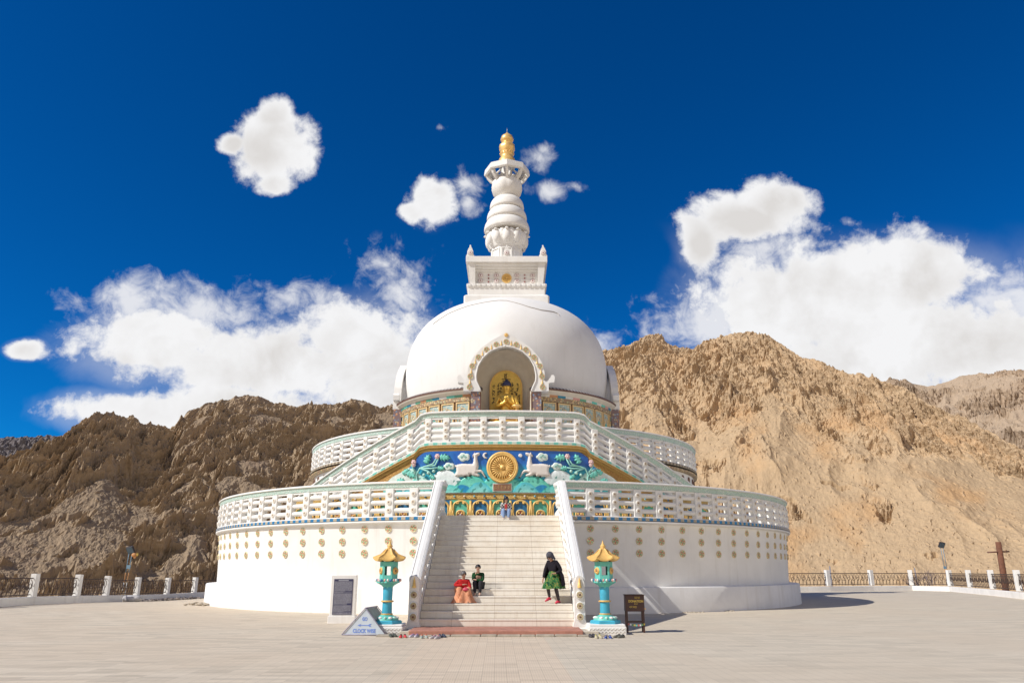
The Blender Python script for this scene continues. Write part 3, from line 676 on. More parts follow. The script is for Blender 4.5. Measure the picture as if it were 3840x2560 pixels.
open_ring([(6.8, 11.152), (7.0, 11.152), (7.02, 11.28), (6.8, 11.28)], 'coloured_band', cols, mis=lambda i: seq[i % 80], step=4.3)
open_ring([(6.6, 11.285), (7.02, 11.285), (7.22, 11.42), (7.25, 11.47), (7.25, 11.50), (6.4, 11.50)], 'soffit', m_cream, smooth=False)
open_ring([(6.5, 11.503), (7.28, 11.503), (7.28, 11.585), (6.5, 11.585)], 'roof_edge', m_brown)
open_ring([(6.4, 11.587), (7.30, 11.587), (7.12, 11.70), (6.4, 11.74)], 'roof_tiles', [simple('dark_tile', (0.05, 0.045, 0.06), .6), simple('pale_tile', (0.50, 0.47, 0.43), .6)], mis=lambda i: i % 2, step=0.9)
# framed panels round the painted drum
def panel_mesh():
    b = MB(); w = 0.42; h0, h1 = 9.35, 10.86
    for (x0, x1, z0, z1) in ((-w, -w + .06, h0, h1), (w - .06, w, h0, h1), (-w + .06, w - .06, h1 - .07, h1), (-w + .06, w - .06, h0, h0 + .07)): b.box(x0, x1, -0.07, 0.05, z0, z1, 0)
    b.box(-w + 0.055, w - 0.055, -0.02, 0.03, h0 + .06, h1 - .06, 1)
    arch = [(-0.2, h0 + .3), (-0.24, h0 + .8)] + [(-0.24 * cos(g), h0 + .8 + .36 * sin(g)) for g in [pi * j / 8 for j in range(1, 8)]] + [(0.24, h0 + .8), (0.2, h0 + .3)]
    b.tube([(x, -0.035, z) for x, z in arch], 0.025, 6, 0)
    b.ball((0, -0.02, h0 + .72), 0.10, 10, 2, (1.4, .4, 1.6)); b.ball((0, -0.02, h0 + .96), 0.07, 10, 0, (1, .5, 1.1)); return b
pmesh = panel_mesh().mesh('framed_panel', [simple('pale_gold_frame', (.70, .50, .24), .5, 0, .2, 14), m_pan, m_teal])
for side in (-1, 1):
    for k in range(9):
        ph = side * (20.9 + 8.1 * k); a = radians(ph)
        if abs(ph) > 86: continue
        put(pmesh, 'framed_panel', stupa, (6.90 * sin(a), -6.90 * cos(a), 0), a)
# dome
prof = []
for k in range(61):
    t = -0.42 + (pi / 2 + 0.42) * k / 60; n_ = 2 / 2.5
    r = 6.65 * abs(cos(t)) ** n_; z = 13.5 + 5.3 * (1 if t > 0 else -1) * abs(sin(t)) ** n_
    if z > 11.5: prof.append((max(r, 0.01), z))
prof = [(prof[0][0] - 0.05, 11.5)] + prof
pp = []
for (a, b) in zip(prof[:-1], prof[1:]):
    n = max(1, int(hypot(a[0] - b[0], a[1] - b[1]) / 0.14))
    for j in range(n): pp.append((a[0] + (b[0] - a[0]) * j / n, a[1] + (b[1] - a[1]) * j / n))
pp.append(prof[-1])
m_dome = mat_white('dome_plaster', (0.79, 0.775, 0.745), 0.09)
dm = MB(); dm.lathe(pp, N1, 0, True, skip=lambda x, y, z: y < 0 and abs(x) < 1.80 and z < 14.35 - 0.33 * x * x); dm.build('dome', m_dome, stupa)
# lightning cable lying over the dome
def dome_r(z): return 6.65 * max(0.0, 1 - (abs(z - 13.5) / 5.3) ** 2.5) ** (1 / 2.5)
def domept(x, z, o=0.03):
    r = dome_r(z) + o; return (x, -sqrt(max(0.01, r * r - x * x)), z)
cb_pts = [(-4.6, 16.4), (-3.6, 16.95), (-2.4, 17.3), (-1.3, 17.5), (-0.5, 17.62), (0.0, 17.58), (0.7, 17.3), (1.4, 17.0), (2.1, 16.85), (2.9, 16.88), (3.15, 16.8), (3.3, 16.6)]
cc = []
for (a, b) in zip(cb_pts[:-1], cb_pts[1:]):
    for j in range(5): cc.append(domept(a[0] + (b[0] - a[0]) * j / 5, a[1] + (b[1] - a[1]) * j / 5))
cbl = MB(); cbl.tube(cc, 0.022, 5); cbl.build('cable', simple('grey_cable', (0.50, 0.46, 0.42), .7), stupa)
# four arched niche frames; the front one is open, the side ones are seen edge on
OUT = [(-2.40, 11.30), (-2.40, 11.80), (-2.66, 11.82), (-2.74, 12.15), (-2.62, 12.27), (-2.50, 12.22), (-2.46, 12.05), (-2.30, 11.88), (-2.14, 11.85), (-2.19, 12.25), (-2.12, 12.75), (-1.88, 13.24), (-1.45, 13.78), (-0.86, 14.24), (-0.35, 14.54), (0.0, 14.78)]
INN = [(-1.42, 9.2), (-1.42, 11.28), (-1.52, 11.55), (-1.68, 11.88), (-1.70, 12.20), (-1.60, 12.74), (-1.34, 13.22), (-0.93, 13.62), (-0.45, 13.84), (0.0, 13.92)]
def niche_frame(y0, y1):
    b = MB(); o = OUT; i2 = INN[1:]
    # left half polygon strip between the outer and the inner outline
    k = 34; 
    def samp(pl, n):
        L = [0]; 
        for a, c in zip(pl[:-1], pl[1:]): L.append(L[-1] + hypot(a[0] - c[0], a[1] - c[1]))
        r = []
        for q in range(n):
            s = L[-1] * q / (n - 1)
            for j in range(len(L) - 1):
                if s <= L[j + 1] + 1e-9: f = (s - L[j]) / (L[j + 1] - L[j]); r.append((pl[j][0] + (pl[j + 1][0] - pl[j][0]) * f, pl[j][1] + (pl[j + 1][1] - pl[j][1]) * f)); break
        return r
    oa = samp(o[8:], k); ia = samp(i2[2:], k)
    for sgn in (-1, 1):
        vs = []
        for (p, q) in zip(oa, ia):
            for yy in (y0, y1): vs.append((-sgn * p[0], yy, p[1])); vs.append((-sgn * q[0], yy, q[1]))
        fs = []
        for j in range(k - 1):
            A = j * 4; B = A + 4; fs += [(A, A + 1, B + 1, B), (A + 2, B + 2, B + 3, A + 3), (A, B, B + 2, A + 2), (A + 1, A + 3, B + 3, B + 1)]
        b.add(vs, fs)
        foot = [(-2.40, 11.30), (-1.42, 11.28), (-1.52, 11.55), (-1.68, 11.90), (-2.18, 11.90), (-2.20, 11.84), (-2.40, 11.80)]
        b.prism([(-sgn * x, z) for x, z in foot], y0 - 0.003, y1 + 0.003)
        wing = [(-2.40, 11.78), (-2.72, 11.82), (-2.76, 12.12), (-2.66, 12.26), (-2.54, 12.22), (-2.50, 12.08), (-2.42, 12.02), (-2.40, 11.92), (-2.18, 11.88), (-2.18, 11.78)]
        b.prism([(-sgn * x, z) for x, z in wing], y0 + 0.05, y1 - 0.02)
    # raised inner lip
    for sgn in (-1, 1): b.tube([(sgn * (x), y0 - 0.01, z) for x, z in samp(INN[1:], 30)], 0.045, 6)
    return b
nf = niche_frame(-7.42, -6.75).mesh('niche_frame', m_white)
nfr = put(nf, 'niche_frame', stupa, (0, 0, 0)); nf2 = niche_frame(-7.40, -6.95).mesh('niche_frame', m_white)
for a in (90, -90, 180):
    fr_ = put(nf2, 'niche_frame', stupa, (-0.30 * sin(radians(a)), 0, 0), radians(a))
    bl = MB(); bl.prism([(x, z) for x, z in INN[1:]] + [(-x, z) for x, z in reversed(INN[1:-1])], -7.2, -6.2); bl.build('niche_back', m_white, fr_)
    fo = MB(); fo.box(-2.45, -1.40, -7.34, -6.85, 9.2, 11.297); fo.build('pilaster', m_pil, fr_); fo = MB(); fo.box(1.40, 2.45, -7.34, -6.85, 9.2, 11.297); fo.build('pilaster', m_pil, fr_)
# front pilasters
for sgn in (-1, 1):
    b = MB(); x0, x1 = (1.42, 1.47) if sgn > 0 else (-1.47, -1.42); b.box(x0, x1, -7.30, -6.7, 7.2, 11.29, 0)
    x0, x1 = (1.472, 1.98) if sgn > 0 else (-1.98, -1.472); b.box(x0, x1, -7.28, -6.7, 7.2, 11.288, 1); b.build('pilaster', [m_brown, m_pil], nfr)
# medallions and gold cones on the front arch
ARC = [(-2.05, 11.52), (-2.02, 12.14), (-1.92, 12.74), (-1.58, 13.26), (-1.12, 13.71), (-0.57, 14.01), (0.0, 14.18)]
b = MB(); M90 = Matrix.Rotation(radians(90), 4, 'X')
nm = disc_medal(0.165).mesh('medallion', [m_ring, simple('cream_enamel', (0.68, 0.58, 0.40), 0.5), m_red2, m_green2])
pts = ARC + [(-x, z) for x, z in reversed(ARC[:-1])]
for (x, z) in pts: put(nm, 'medallion', nfr, (x, -7.43, z))
b = MB(); b.lathe([(0.11, 0), (0.11, 0.03), (0.02, 0.06)], 16, 0, True, Matrix.Translation((0, -7.42, 14.58)) @ M90)
for k in range(12): a = 2 * pi * k / 12; b.ball((0.085 * cos(a), -7.46, 14.58 + 0.085 * sin(a)), 0.022, 6)
b.build('gold_flower', m_gold, nfr)
cone = MB(); cone.lathe([(0.055, 0), (0.05, 0.06), (0.036, 0.07), (0.036, 0.13), (0.02, 0.14), (0.008, 0.30), (0.001, 0.32)], 10); cm = cone.mesh('gold_cone', m_gold)
for (p, q) in zip(pts[:-1], pts[1:]):
    o = put(cm, 'gold_cone', nfr, ((p[0] + q[0]) / 2, -7.44, (p[1] + q[1]) / 2 - 0.13))
# niche interior: splayed barrel closing to a shallow apse
sec = INN + [(-x, z) for x, z in reversed(INN[:-1])]; depth = [(-7.0, 1.0), (-6.6, 1.0), (-6.2, 0.97), (-5.8, 0.90), (-5.5, 0.80), (-5.35, 0.62), (-5.3, 0.35), (-5.29, 0.0)]
vs = []; zc = 11.6
for (y, s_) in depth:
    for (x, z) in sec: vs.append((x * s_, y, zc + (z - zc) * (s_ if z > zc else 1)))
n = len(sec); fs = []
for j in range(len(depth) - 1):
    for i in range(n - 1): fs.append((j * n + i, j * n + i + 1, (j + 1) * n + i + 1, (j + 1) * n + i))
b = MB(); b.add(vs, fs, 0, True); b.box(-1.42, 1.42, -6.9, -5.3, 9.1, 9.2); b.build('niche_interior', m_cream, nfr)

# ------------------------------------------------------------------ square crown (harmika)
hm = MB(); hm.box(-2.78, 2.78, -2.78, 2.78, 17.6, 18.82, bev=0.10); hm.box(-2.52, 2.52, -2.52, 2.52, 18.80, 19.45, bev=0.03); hm.build('crown_base', m_white, stupa)
hm = MB(); hm.box(-2.56, 2.56, -2.56, 2.56, 19.40, 19.66, bev=0.01)
for s_ in (0, 1, 2, 3):
    Mx = Matrix.Rotation(s_ * pi / 2, 4, 'Z')
    for k in range(16):
        x = -2.45 + 4.9 * k / 15; hm.box(x - 0.095, x + 0.095, -2.63, -2.55, 19.47, 19.64, M=Mx)
hm.build('crown_dentils', m_white, stupa)
hm = MB(); hm.box(-2.08, 2.08, -2.08, 2.08, 19.6, 20.9)
for s_ in range(4):
    Mx = Matrix.Rotation(s_ * pi / 2, 4, 'Z')
    # cheeks that splay out to the corners
    hm.add([(2.07, -2.07, 19.66), (2.40, -2.40, 19.66), (2.07, -2.07, 20.7), (2.56, -2.56, 21.2), (2.40, -2.07, 19.66), (2.56, -2.07, 21.2), (2.07, -2.40, 19.66), (2.07, -2.56, 21.2)], [(0, 6, 7, 2), (6, 1, 3, 7), (1, 4, 5, 3), (4, 0, 2, 5)], M=Mx)
hm.build('crown_block', m_white, stupa)
hm = MB()
for (a, z0, z1) in ((2.20, 20.66, 20.80), (2.36, 20.80, 20.96), (2.52, 20.96, 21.13), (2.69, 21.13, 21.55)): hm.box(-a, a, -a, a, z0, z1 + 0.002, bev=0.02)
hm.build('crown_cornice', m_white, stupa)
def ringdisc(r):
    b = MB(); b.lathe([(r, 0), (r, 0.05), (r * .82, 0.06)], 20, 0, True, M90); b.lathe([(r * .82, 0.06), (r * .66, 0.065)], 20, 1, True, M90); b.lathe([(r * .66, .065), (r * .3, .075)], 20, 0, True, M90); b.lathe([(r * .3, .075), (0.001, .09)], 10, 1, True, M90); return b
m_mar = simple('maroon_paint', (0.30, 0.10, 0.10), .6)
rd = ringdisc(0.19).mesh('ring_boss', [m_whitep, m_mar]); rd2 = ringdisc(0.05).mesh('small_boss', [m_mar, m_mar])
gd = MB(); gd.lathe([(0.33, 0), (0.33, .06), (.28, .08), (.26, .05), (.001, .07)], 32, 0, True, M90)
for k in range(24): a = 2 * pi * k / 24; gd.tube([(0.06 * cos(a), -.075, .06 * sin(a)), (0.25 * cos(a), -.06, .25 * sin(a))], .013, 4)
gdm = gd.mesh('gold_disc', m_gold)
for s_ in range(4):
    Rm = Matrix.Rotation(s_ * pi / 2, 4, 'Z')
    def pu(mesh, nm_, x, z, yy=-2.085): p = Rm @ Vector((x, yy, z)); return put(mesh, nm_, stupa, tuple(p), s_ * pi / 2)
    if s_ == 2: continue
    pu(gdm, 'gold_disc', 0, 20.20)
    for x in (-1.73, -0.68, 0.68, 1.73):
        for z in (20.02, 20.40): pu(rd, 'ring_boss', x, z)
    for x in (-1.2, 1.2):
        for z in (19.95, 20.2, 20.43): pu(rd2, 'small_boss', x, z)
        bb = MB()
        for z in (20.08, 20.32): bb.box(-0.28, 0.28, -0.03, 0.0, z - 0.05, z + 0.05)
        pu(bb.mesh('crown_slat', m_white), 'crown_slat', x, 0)
# corner acroteria
def acro():
    b = MB(); sh = [(-0.27, 0), (-0.27, 0.10), (-0.20, 0.22), (-0.19, 0.42), (-0.12, 0.62), (-0.06, 0.72), (-0.05, 0.80), (0.05, 0.80), (0.06, 0.72), (0.12, 0.62), (0.19, 0.42), (0.20, 0.22), (0.27, 0.10), (0.27, 0)]
    b.prism(sh, -0.13, 0.13, 0); b.ball((0, 0, 0.86), 0.06, 8, 0); return b
acm = acro().mesh('acroterion', m_white)
for (x, y) in ((-2.42, -2.42), (2.42, -2.42), (0, -2.42), (-2.42, 2.42), (2.42, 2.42)):
    A_ = put(acm, 'acroterion', stupa, (x, y, 21.548), 0); put(rd, 'ring_boss', A_, (0, -0.13, 0.28), 0, 0.95)

# ------------------------------------------------------------------ spire
sp = MB(); sp.lathe([(1.28, 21.5), (1.22, 21.75), (1.14, 21.85), (1.12, 23.1), (1.20, 23.2)], 8, 0, False, Matrix.Rotation(pi / 8, 4, 'Z'))
for k in range(8):
    Mx = Matrix.Rotation(k * pi / 4, 4, 'Z')
    for (x0, x1, z0, z1) in ((-.36, -.30, 22.0, 22.95), (.30, .36, 22.0, 22.95), (-.30, .30, 22.89, 22.95), (-.30, .30, 22.0, 22.06)): sp.box(x0, x1, -1.10, -1.03, z0, z1, M=Mx)
sp.build('spire_base', m_white, stupa)
lo = MB(); lo.lathe([(1.14, 23.15), (1.25, 23.35), (1.40, 23.7), (1.44, 24.0), (1.30, 24.25), (0.9, 24.3)], 48, 0, True)
for k in range(12):
    a = 2 * pi * k / 12; ca, sa = cos(a), sin(a)
    lo.ball((1.30 * ca, 1.30 * sa, 23.78), 0.36, 10, 0, (0.62 + 0.3 * abs(sa), 0.62 + 0.3 * abs(ca), 1.45))
    lo.ball((1.50 * ca, 1.50 * sa, 24.18), 0.12, 8, 0, (1.2, 1.2, 0.7))
    a2 = a + pi / 12; lo.ball((1.22 * cos(a2), 1.22 * sin(a2), 24.08), 0.28, 8, 0, (0.8, 0.8, 1.1))
lo.build('spire_lotus', m_white, stupa)
for (r0, rt, zb, zt, rb) in ((1.61, 0.72, 24.62, 25.62, 0.70), (1.42, 0.60, 25.50, 26.42, 0.8), (1.22, 0.52, 26.36, 27.26, 0.7)):
    b = MB(); P = [(rb * 0.9, zb - 0.25), (rb, zb - 0.02), (r0 - 0.10, zb - 0.16), (r0 - 0.015, zb - 0.10)]
    for k in range(9): t = pi / 2 * k / 8; P.append((rt + (r0 - rt) * cos(t) ** 0.9, zb + (zt - zb) * 0.93 * sin(t)))
    P.append((0.6, zt)); b.lathe(P, 56); b.build('spire_ring', m_white, stupa)
bl = MB(); bl.lathe([(0.66, 27.2), (0.80, 27.3), (1.0, 27.55), (1.11, 27.95), (1.02, 28.4), (0.75, 28.7), (0.45, 28.8)], 64, 0, True, rfun=lambda a, z: 1 + 0.05 * abs(sin(a * 4)) * (1 if z > 27.4 else 0) - 0.02); bl.build('spire_bulb', m_white, stupa)
nk = MB(); nk.lathe([(0.42, 28.5), (0.38, 30.2)], 16)
for k in range(4):
    a = 2 * pi * k / 4 + .5
    nk.ball((0.46 * cos(a), 0.46 * sin(a), 29.0), 0.10, 8, 0, (1, 1, 2.6)); nk.ball((0.58 * cos(a + .4), 0.58 * sin(a + .4), 28.85), 0.11, 8, 0, (1.2, 1.2, .8))
nk.build('spire_neck', m_white, stupa)
# canopy: an octagonal parasol ring carried on eight curved brackets
cp = MB(); A0 = 0.0
cp.lathe([(1.50, 28.96), (1.62, 28.98), (1.66, 29.04), (1.60, 29.46), (1.55, 29.50), (1.12, 29.66), (1.12, 29.58), (1.44, 29.40), (1.50, 28.96)], 8, 0, False, Matrix.Rotation(A0, 4, 'Z'))
for k in range(8):
    a = A0 + 2 * pi * k / 8; ca, sa = cos(a), sin(a); ta = Vector((-sa, ca, 0))
    arc = [(1.56, 29.05), (1.42, 28.72), (1.22, 28.46), (1.02, 28.32), (0.80, 28.30)]
    outer = [Vector((r * ca, r * sa, z)) for r, z in arc]; innr = [Vector(((r - .24) * ca, (r - .24) * sa, z + .10)) for r, z in arc]
    vs = []
    for p, q in zip(outer, innr):
        for w_ in (-.09, .09): vs.append(tuple(p + ta * w_)); vs.append(tuple(q + ta * w_))
    fs = []
    for i_ in range(4): A = i_ * 4; B = A + 4; fs += [(A, A + 2, B + 2, B), (A + 1, B + 1, B + 3, A + 3), (A, B, B + 1, A + 1), (A + 2, A + 3, B + 3, B + 2)]
    cp.add(vs, fs)
cp.lathe([(0.42, 29.70), (0.66, 29.78), (0.66, 29.92), (0.3, 29.94)], 16)
for k in range(8): a = A0 + 2 * pi * k / 8; cp.tube([(1.25 * cos(a), 1.25 * sin(a), 29.57), (.55 * cos(a), .55 * sin(a), 29.80)], .08, 6)
cp.build('spire_canopy', m_white, stupa)
fi = MB(); fi.lathe([(0.66, 29.86), (0.62, 30.02), (0.58, 30.36), (0.46, 30.5), (0.44, 30.72), (0.50, 30.80), (0.44, 30.90), (0.46, 31.0), (0.56, 31.30), (0.55, 31.55), (0.42, 31.75), (0.26, 31.80), (0.42, 31.95), (0.48, 32.15), (0.40, 32.42), (0.20, 32.60), (0.08, 32.74), (0.04, 32.80)], 40, 0, True, rfun=lambda a, z: 1 + (0.07 * abs(sin(a * 3)) if 30.95 < z < 31.7 else 0))
for k in range(16): a = 2 * pi * k / 16; fi.ball((0.50 * cos(a), 0.50 * sin(a), 30.86), 0.055, 6)
fi.v = [(x, y, 29.9 + (z - 29.9) * 0.935) for x, y, z in fi.v]; fi.build('golden_finial', m_goldm, stupa)
tp = MB(); tp.tube([(0, 0, 32.55), (0, 0, 33.0)], [0.03, 0.012], 6); tp.build('finial_spike', simple('steel_spike', (0.5, 0.5, 0.5), .4, .8), stupa)

for o in stupa.children:
    if o not in n_before: o.location.x += 0.13
# ================================================================== balustrades
chkA = [m_blue, m_stone]
m_band_teal = simple('teal_mosaic', (0.16, 0.52, 0.44), 0.5, 0, .15, 14); m_band_pale = simple('pale_mosaic', (0.52, 0.62, 0.54), 0.6, 0, .2, 30)
chkB = [m_band_teal, m_band_pale]
def ringf(R, z): return lambda s: ((R * sin(radians(s)), -R * cos(radians(s)), z), (sin(radians(s)), -cos(radians(s))))
for side, nm_ in ((-1, 'left'), (1, 'right')):
    t = thing('balustrade', ('sunlit' if side < 0 else 'shaded') + ' curved white balustrade of the lower terrace, ' + nm_ + ' of the stairs', 'balustrade', group='curved balustrades of the lower terrace')
    posts = [side * (12.75 + 3.72 * k) for k in range(23)]
    balustrade(t, ringf(16.69, 3.70), side * 8.2 if side > 0 else -8.2, side * 100, posts, 0.13, 1.60, chk_mats=chkA, chk_len=0.62)
t = thing('balustrade', 'white balustrade of the upper terrace behind the sloping ramps', 'balustrade')
posts = [s_ * (27.2 + 4.9 * k) for s_ in (-1, 1) for k in range(15)]
balustrade(t, ringf(11.83, 7.165), -100, 100, posts, 0.10, 1.47, chk_mats=[simple('brown_mosaic', (0.20, 0.16, 0.11), .7, 0, .2), m_stone], chk_len=0.9, post_w=0.27, bars=(0.86, 0.56, 0.26), ros=(0.86, 0.56, 0.26))
# ramp parapet on top of the front wall
def zr_(s):
    a = abs(s)
    return 7.20 - (0 if a < 12.5 else (a - 12.5) * 0.1195 if a > 15 else (a - 12.5) ** 2 / 5.0 * 0.1195)
def rampf(s): return ((14.86 * sin(radians(s)), -14.86 * cos(radians(s)), zr_(s)), (sin(radians(s)), -cos(radians(s))))
t = thing('balustrade', 'white balustrade running level over the blue mural and sloping down at both ends', 'balustrade')
balustrade(t, rampf, -42.5, 42.5, [3.28 * k for k in range(-12, 13)], 0.0, 1.42, chk_mats=chkB, chk_len=0.80, post_w=0.29, bars=(0.82, 0.52, 0.24), ros=(0.86, 0.55, 0.26), bar_r=0.115)

# ------------------------------------------------------------------ front wall with the mural
mw = thing('relief_wall', 'curved front wall with blue and turquoise deer relief, gold wheel and golden arches', 'wall')
def zt(s): return zr_(s) - 0.135
n = 120; vs = []; fs = []
for i in range(n + 1):
    s_ = -43 + 86 * i / n; a = radians(s_)
    for (r, z) in ((14.98, 3.6), (14.98, zt(s_)), (14.5, zt(s_)), (14.5, 3.6)): vs.append((r * sin(a), -r * cos(a), z))
for i in range(n):
    for k in range(3): fs.append((i * 4 + k, (i + 1) * 4 + k, (i + 1) * 4 + k + 1, i * 4 + k + 1))
b = MB(); b.add(vs, fs); b.build('wall_body', m_grel, mw)
def rampfl(s): a = radians(s); return ((0, 0, zr_(s)), (sin(a), -cos(a)))
b = MB(); b.sweep([(11.9, -0.4), (11.9, -0.01), (14.6, -0.01), (14.6, -0.4)], [rampfl(-42 + 84 * i / 80) for i in range(81)]); b.build('ramp', m_whitew, mw)
# gold cornice following the ramp
def corn(s):
    a = radians(s); return ((14.98 * sin(a), -14.98 * cos(a), zr_(s)), (sin(a), -cos(a)))
b = MB(); b.sweep([(0.001, -0.30), (0.08, -0.30), (0.13, -0.255), (0.09, -0.21), (0.115, -0.17), (0.115, -0.135), (0.001, -0.135)], [corn(-42 + 84 * i / 110) for i in range(111)]); b.build('gold_cornice', m_gtrim, mw)
b = MB(); b.sweep([(0.001, -0.40), (0.05, -0.40), (0.06, -0.305), (0.001, -0.305)], [corn(-38 + 76 * i / 110) for i in range(111)]); b.build('gold_rope', mat_goldrelief('gold_beading', (0.80, 0.54, 0.18), (0.60, 0.36, 0.1), 30), mw)
# painted relief panel
RM = 15.0; S0 = 5.45
def ztop(s):   # s = metres along the wall
    a = np.abs(s); ph = np.degrees(a / RM)
    z = 7.20 - np.where(ph < 12.5, 0, np.where(ph > 15, (ph - 12.5) * 0.1195, (ph - 12.5) ** 2 / 5 * 0.1195)) - 0.39
    return z - 0.30 * sstep(3.3, 4.6, a) - 0.15 * sstep(5.0, 5.45, a)
ns, nz = 560, 96
Sg, Vg = np.meshgrid(np.linspace(-S0, S0, ns), np.linspace(0, 1, nz), indexing='xy')
Zg = 4.95 + (ztop(Sg) - 4.95) * Vg
deep = np.array([0.010, 0.075, 0.36]); mid = np.array([0.010, 0.20, 0.52]); tealc = np.array([0.05, 0.42, 0.36]); aqua = np.array([0.22, 0.60, 0.48]); palec = np.array([0.62, 0.72, 0.66]); sand = np.array([0.66, 0.62, 0.54])
def lerp(a, b, t): return a + (b - a) * t[..., None]
A_ = np.abs(Sg)
streak = np.clip(0.5 + 0.8 * fbm(Sg * 3.0, Zg * 0.5, 4, 2), 0, 1)
colr = lerp(np.broadcast_to(deep, Sg.shape + (3,)), mid, streak * 0.55)
colr = lerp(colr, np.array([0.02, 0.34, 0.48]), sstep(6.25, 5.85, Zg + 0.06 * fbm(Sg * 2, Zg * 2, 3, 4)))
H_ = np.zeros_like(Sg)
def hill(center, width, top, basez, c1, c2, amp, wob=0.05, seed=0, skew=0.0):
    global colr, H_
    x = (Sg - center) / width; line = basez + (top - basez) * np.maximum(0, np.cos(np.clip(x, -1, 1) * pi / 2)) ** 1.2 + wob * fbm(Sg * 2.3, Sg * 0 + 1.7, 3, seed)
    d = line - Zg; m = sstep(0, 0.03, d) * (np.abs(x) < 1)
    shade_ = np.clip(d / 0.55, 0, 1)
    colr = lerp(colr, 0, m * 0) if False else colr * (1 - m[..., None]) + lerp(np.broadcast_to(np.array(c1), Sg.shape + (3,)), np.array(c2), shade_) * m[..., None]
    H_ = np.maximum(H_ * (1 - 0.0 * m), m * (0.03 + amp * np.sqrt(np.clip(1 - np.clip(1 - d / 0.25, 0, 1) ** 2, 0, 1))))
for sg in (-1, 1):
    hill(sg * 4.7, 1.9, 6.25, 5.1, (0.42, 0.66, 0.58), (0.62, 0.68, 0.62), 0.05, 0.12, 31)
    hill(sg * 2.55, 1.25, 5.98, 4.9, (0.72, 0.76, 0.75), (0.60, 0.70, 0.68), 0.06, 0.03, 33)
    hill(sg * 5.2, 0.9, 5.55, 4.9, (0.03, 0.30, 0.36), (0.20, 0.56, 0.46), 0.06, 0.06, 35)
    hill(sg * 3.6, 1.2, 5.45, 4.8, (0.02, 0.34, 0.42), (0.28, 0.66, 0.54), 0.07, 0.06, 37)
    hill(sg * 1.35, 1.05, 5.72, 5.0, (0.08, 0.44, 0.34), (0.18, 0.62, 0.48), 0.07, 0.04, 39)
    hill(sg * 0.35, 1.1, 5.62, 4.8, (0.06, 0.46, 0.38), (0.20, 0.62, 0.50), 0.05, 0.05, 41)
    hill(sg * 1.75, 0.75, 5.30, 4.8, (0.01, 0.22, 0.46), (0.02, 0.30, 0.50), 0.03, 0.03, 43)
    hill(sg * 2.35, 1.0, 5.32, 4.7, (0.07, 0.50, 0.46), (0.36, 0.74, 0.62), 0.07, 0.05, 45)
    hill(sg * 1.0, 0.85, 5.42, 4.7, (0.05, 0.44, 0.52), (0.34, 0.72, 0.60), 0.07, 0.05, 47)
dots = sstep(0.66, 0.72, 0.5 + 0.5 * perlin(Sg * 6, Zg * 6, 55)) * (H_ > 0.03) * (Zg < 5.7) * (A_ < 4.2)
colr = lerp(colr, np.array([0.03, 0.22, 0.18]), dots * 0.8)
colr = np.clip(colr * (1.06 + 0.22 * fbm(Sg * 5, Zg * 5, 3, 6)[..., None]), 0, 1)
Rg = RM + 0.02 + H_ + 0.008 * fbm(Sg * 6, Zg * 6, 3, 8)
Pg = Sg / RM
N = material('mural_paint'); at = N.new('ShaderNodeAttribute'); at.attribute_name = 'paint'; N.l.new(at.outputs['Color'], N.b.inputs['Base Color']); N.b.inputs['Roughness'].default_value = 0.38
tcm = N.new('ShaderNodeTexCoord'); bump(N, N.noise(tcm.outputs['Object'], 18, 4), 0.12, 0.01)
grid_object('relief_panel', Rg * np.sin(Pg), -Rg * np.cos(Pg), Zg, N.mat, col=colr, parent=mw)
# rim of the panel
def onwall(s_, z, d=0.0): a = s_ / RM; return ((RM + d) * sin(a), -(RM + d) * cos(a), z)
b = MB(); zt5 = float(ztop(np.array([S0]))[0])
for sg in (-1, 1): b.tube([onwall(sg * S0, 4.95 + (zt5 - 4.95) * k / 10, 0.02) for k in range(11)], 0.05, 6)
b.build('panel_rim', m_blue, mw)
b = MB(); b.tube([onwall(-S0 + 2 * S0 * k / 60, 4.955, 0.03) for k in range(61)], 0.045, 6); b.build('panel_sill', m_whitep, mw)

def relief(poly, depth, name, mat, parent, res=0.018, edge=0.09, base=0.04, sgn=1, extra=None):
    """outline in (s, z) metres on the wall, raised as a rounded carving that follows the wall curve"""
    P = np.array(poly, float); P[:, 0] *= sgn
    x0, x1 = P[:, 0].min() - res, P[:, 0].max() + res; z0, z1 = P[:, 1].min() - res, P[:, 1].max() + res
    gx = np.arange(x0, x1 + res, res); gz = np.arange(z0, z1 + res, res); X, Z = np.meshgrid(gx, gz)
    ins = inside_poly(X, Z, [tuple(p) for p in P]); d = np.full(X.shape, 1e9)
    for i in range(len(P)):
        a = P[i]; c = P[(i + 1) % len(P)]; ab = c - a; L2 = max(1e-9, (ab ** 2).sum())
        t_ = np.clip(((X - a[0]) * ab[0] + (Z - a[1]) * ab[1]) / L2, 0, 1); d = np.minimum(d, np.hypot(X - a[0] - t_ * ab[0], Z - a[1] - t_ * ab[1]))
    h = base + depth * np.sqrt(np.clip(1 - (1 - np.clip(d / edge, 0, 1)) ** 2, 0, 1))
    h = np.where(ins, h, -0.03); use = ins | (d < res * 1.1)
    vs = []; fs = []; idx = {}
    for j in range(X.shape[0] - 1):
        for i in range(X.shape[1] - 1):
            if use[j, i] and use[j, i + 1] and use[j + 1, i + 1] and use[j + 1, i] and (ins[j, i] or ins[j, i + 1] or ins[j + 1, i] or ins[j + 1, i + 1]):
                q = []
                for (a, c) in ((j, i), (j, i + 1), (j + 1, i + 1), (j + 1, i)):
                    if (a, c) not in idx: idx[(a, c)] = len(vs); vs.append(onwall(X[a, c], Z[a, c], 0.02 + h[a, c]))
                    q.append(idx[(a, c)])
                fs.append(tuple(q))
    bb = MB(); bb.add(vs, fs, 0, True)
    return bb.build(name, mat, parent)
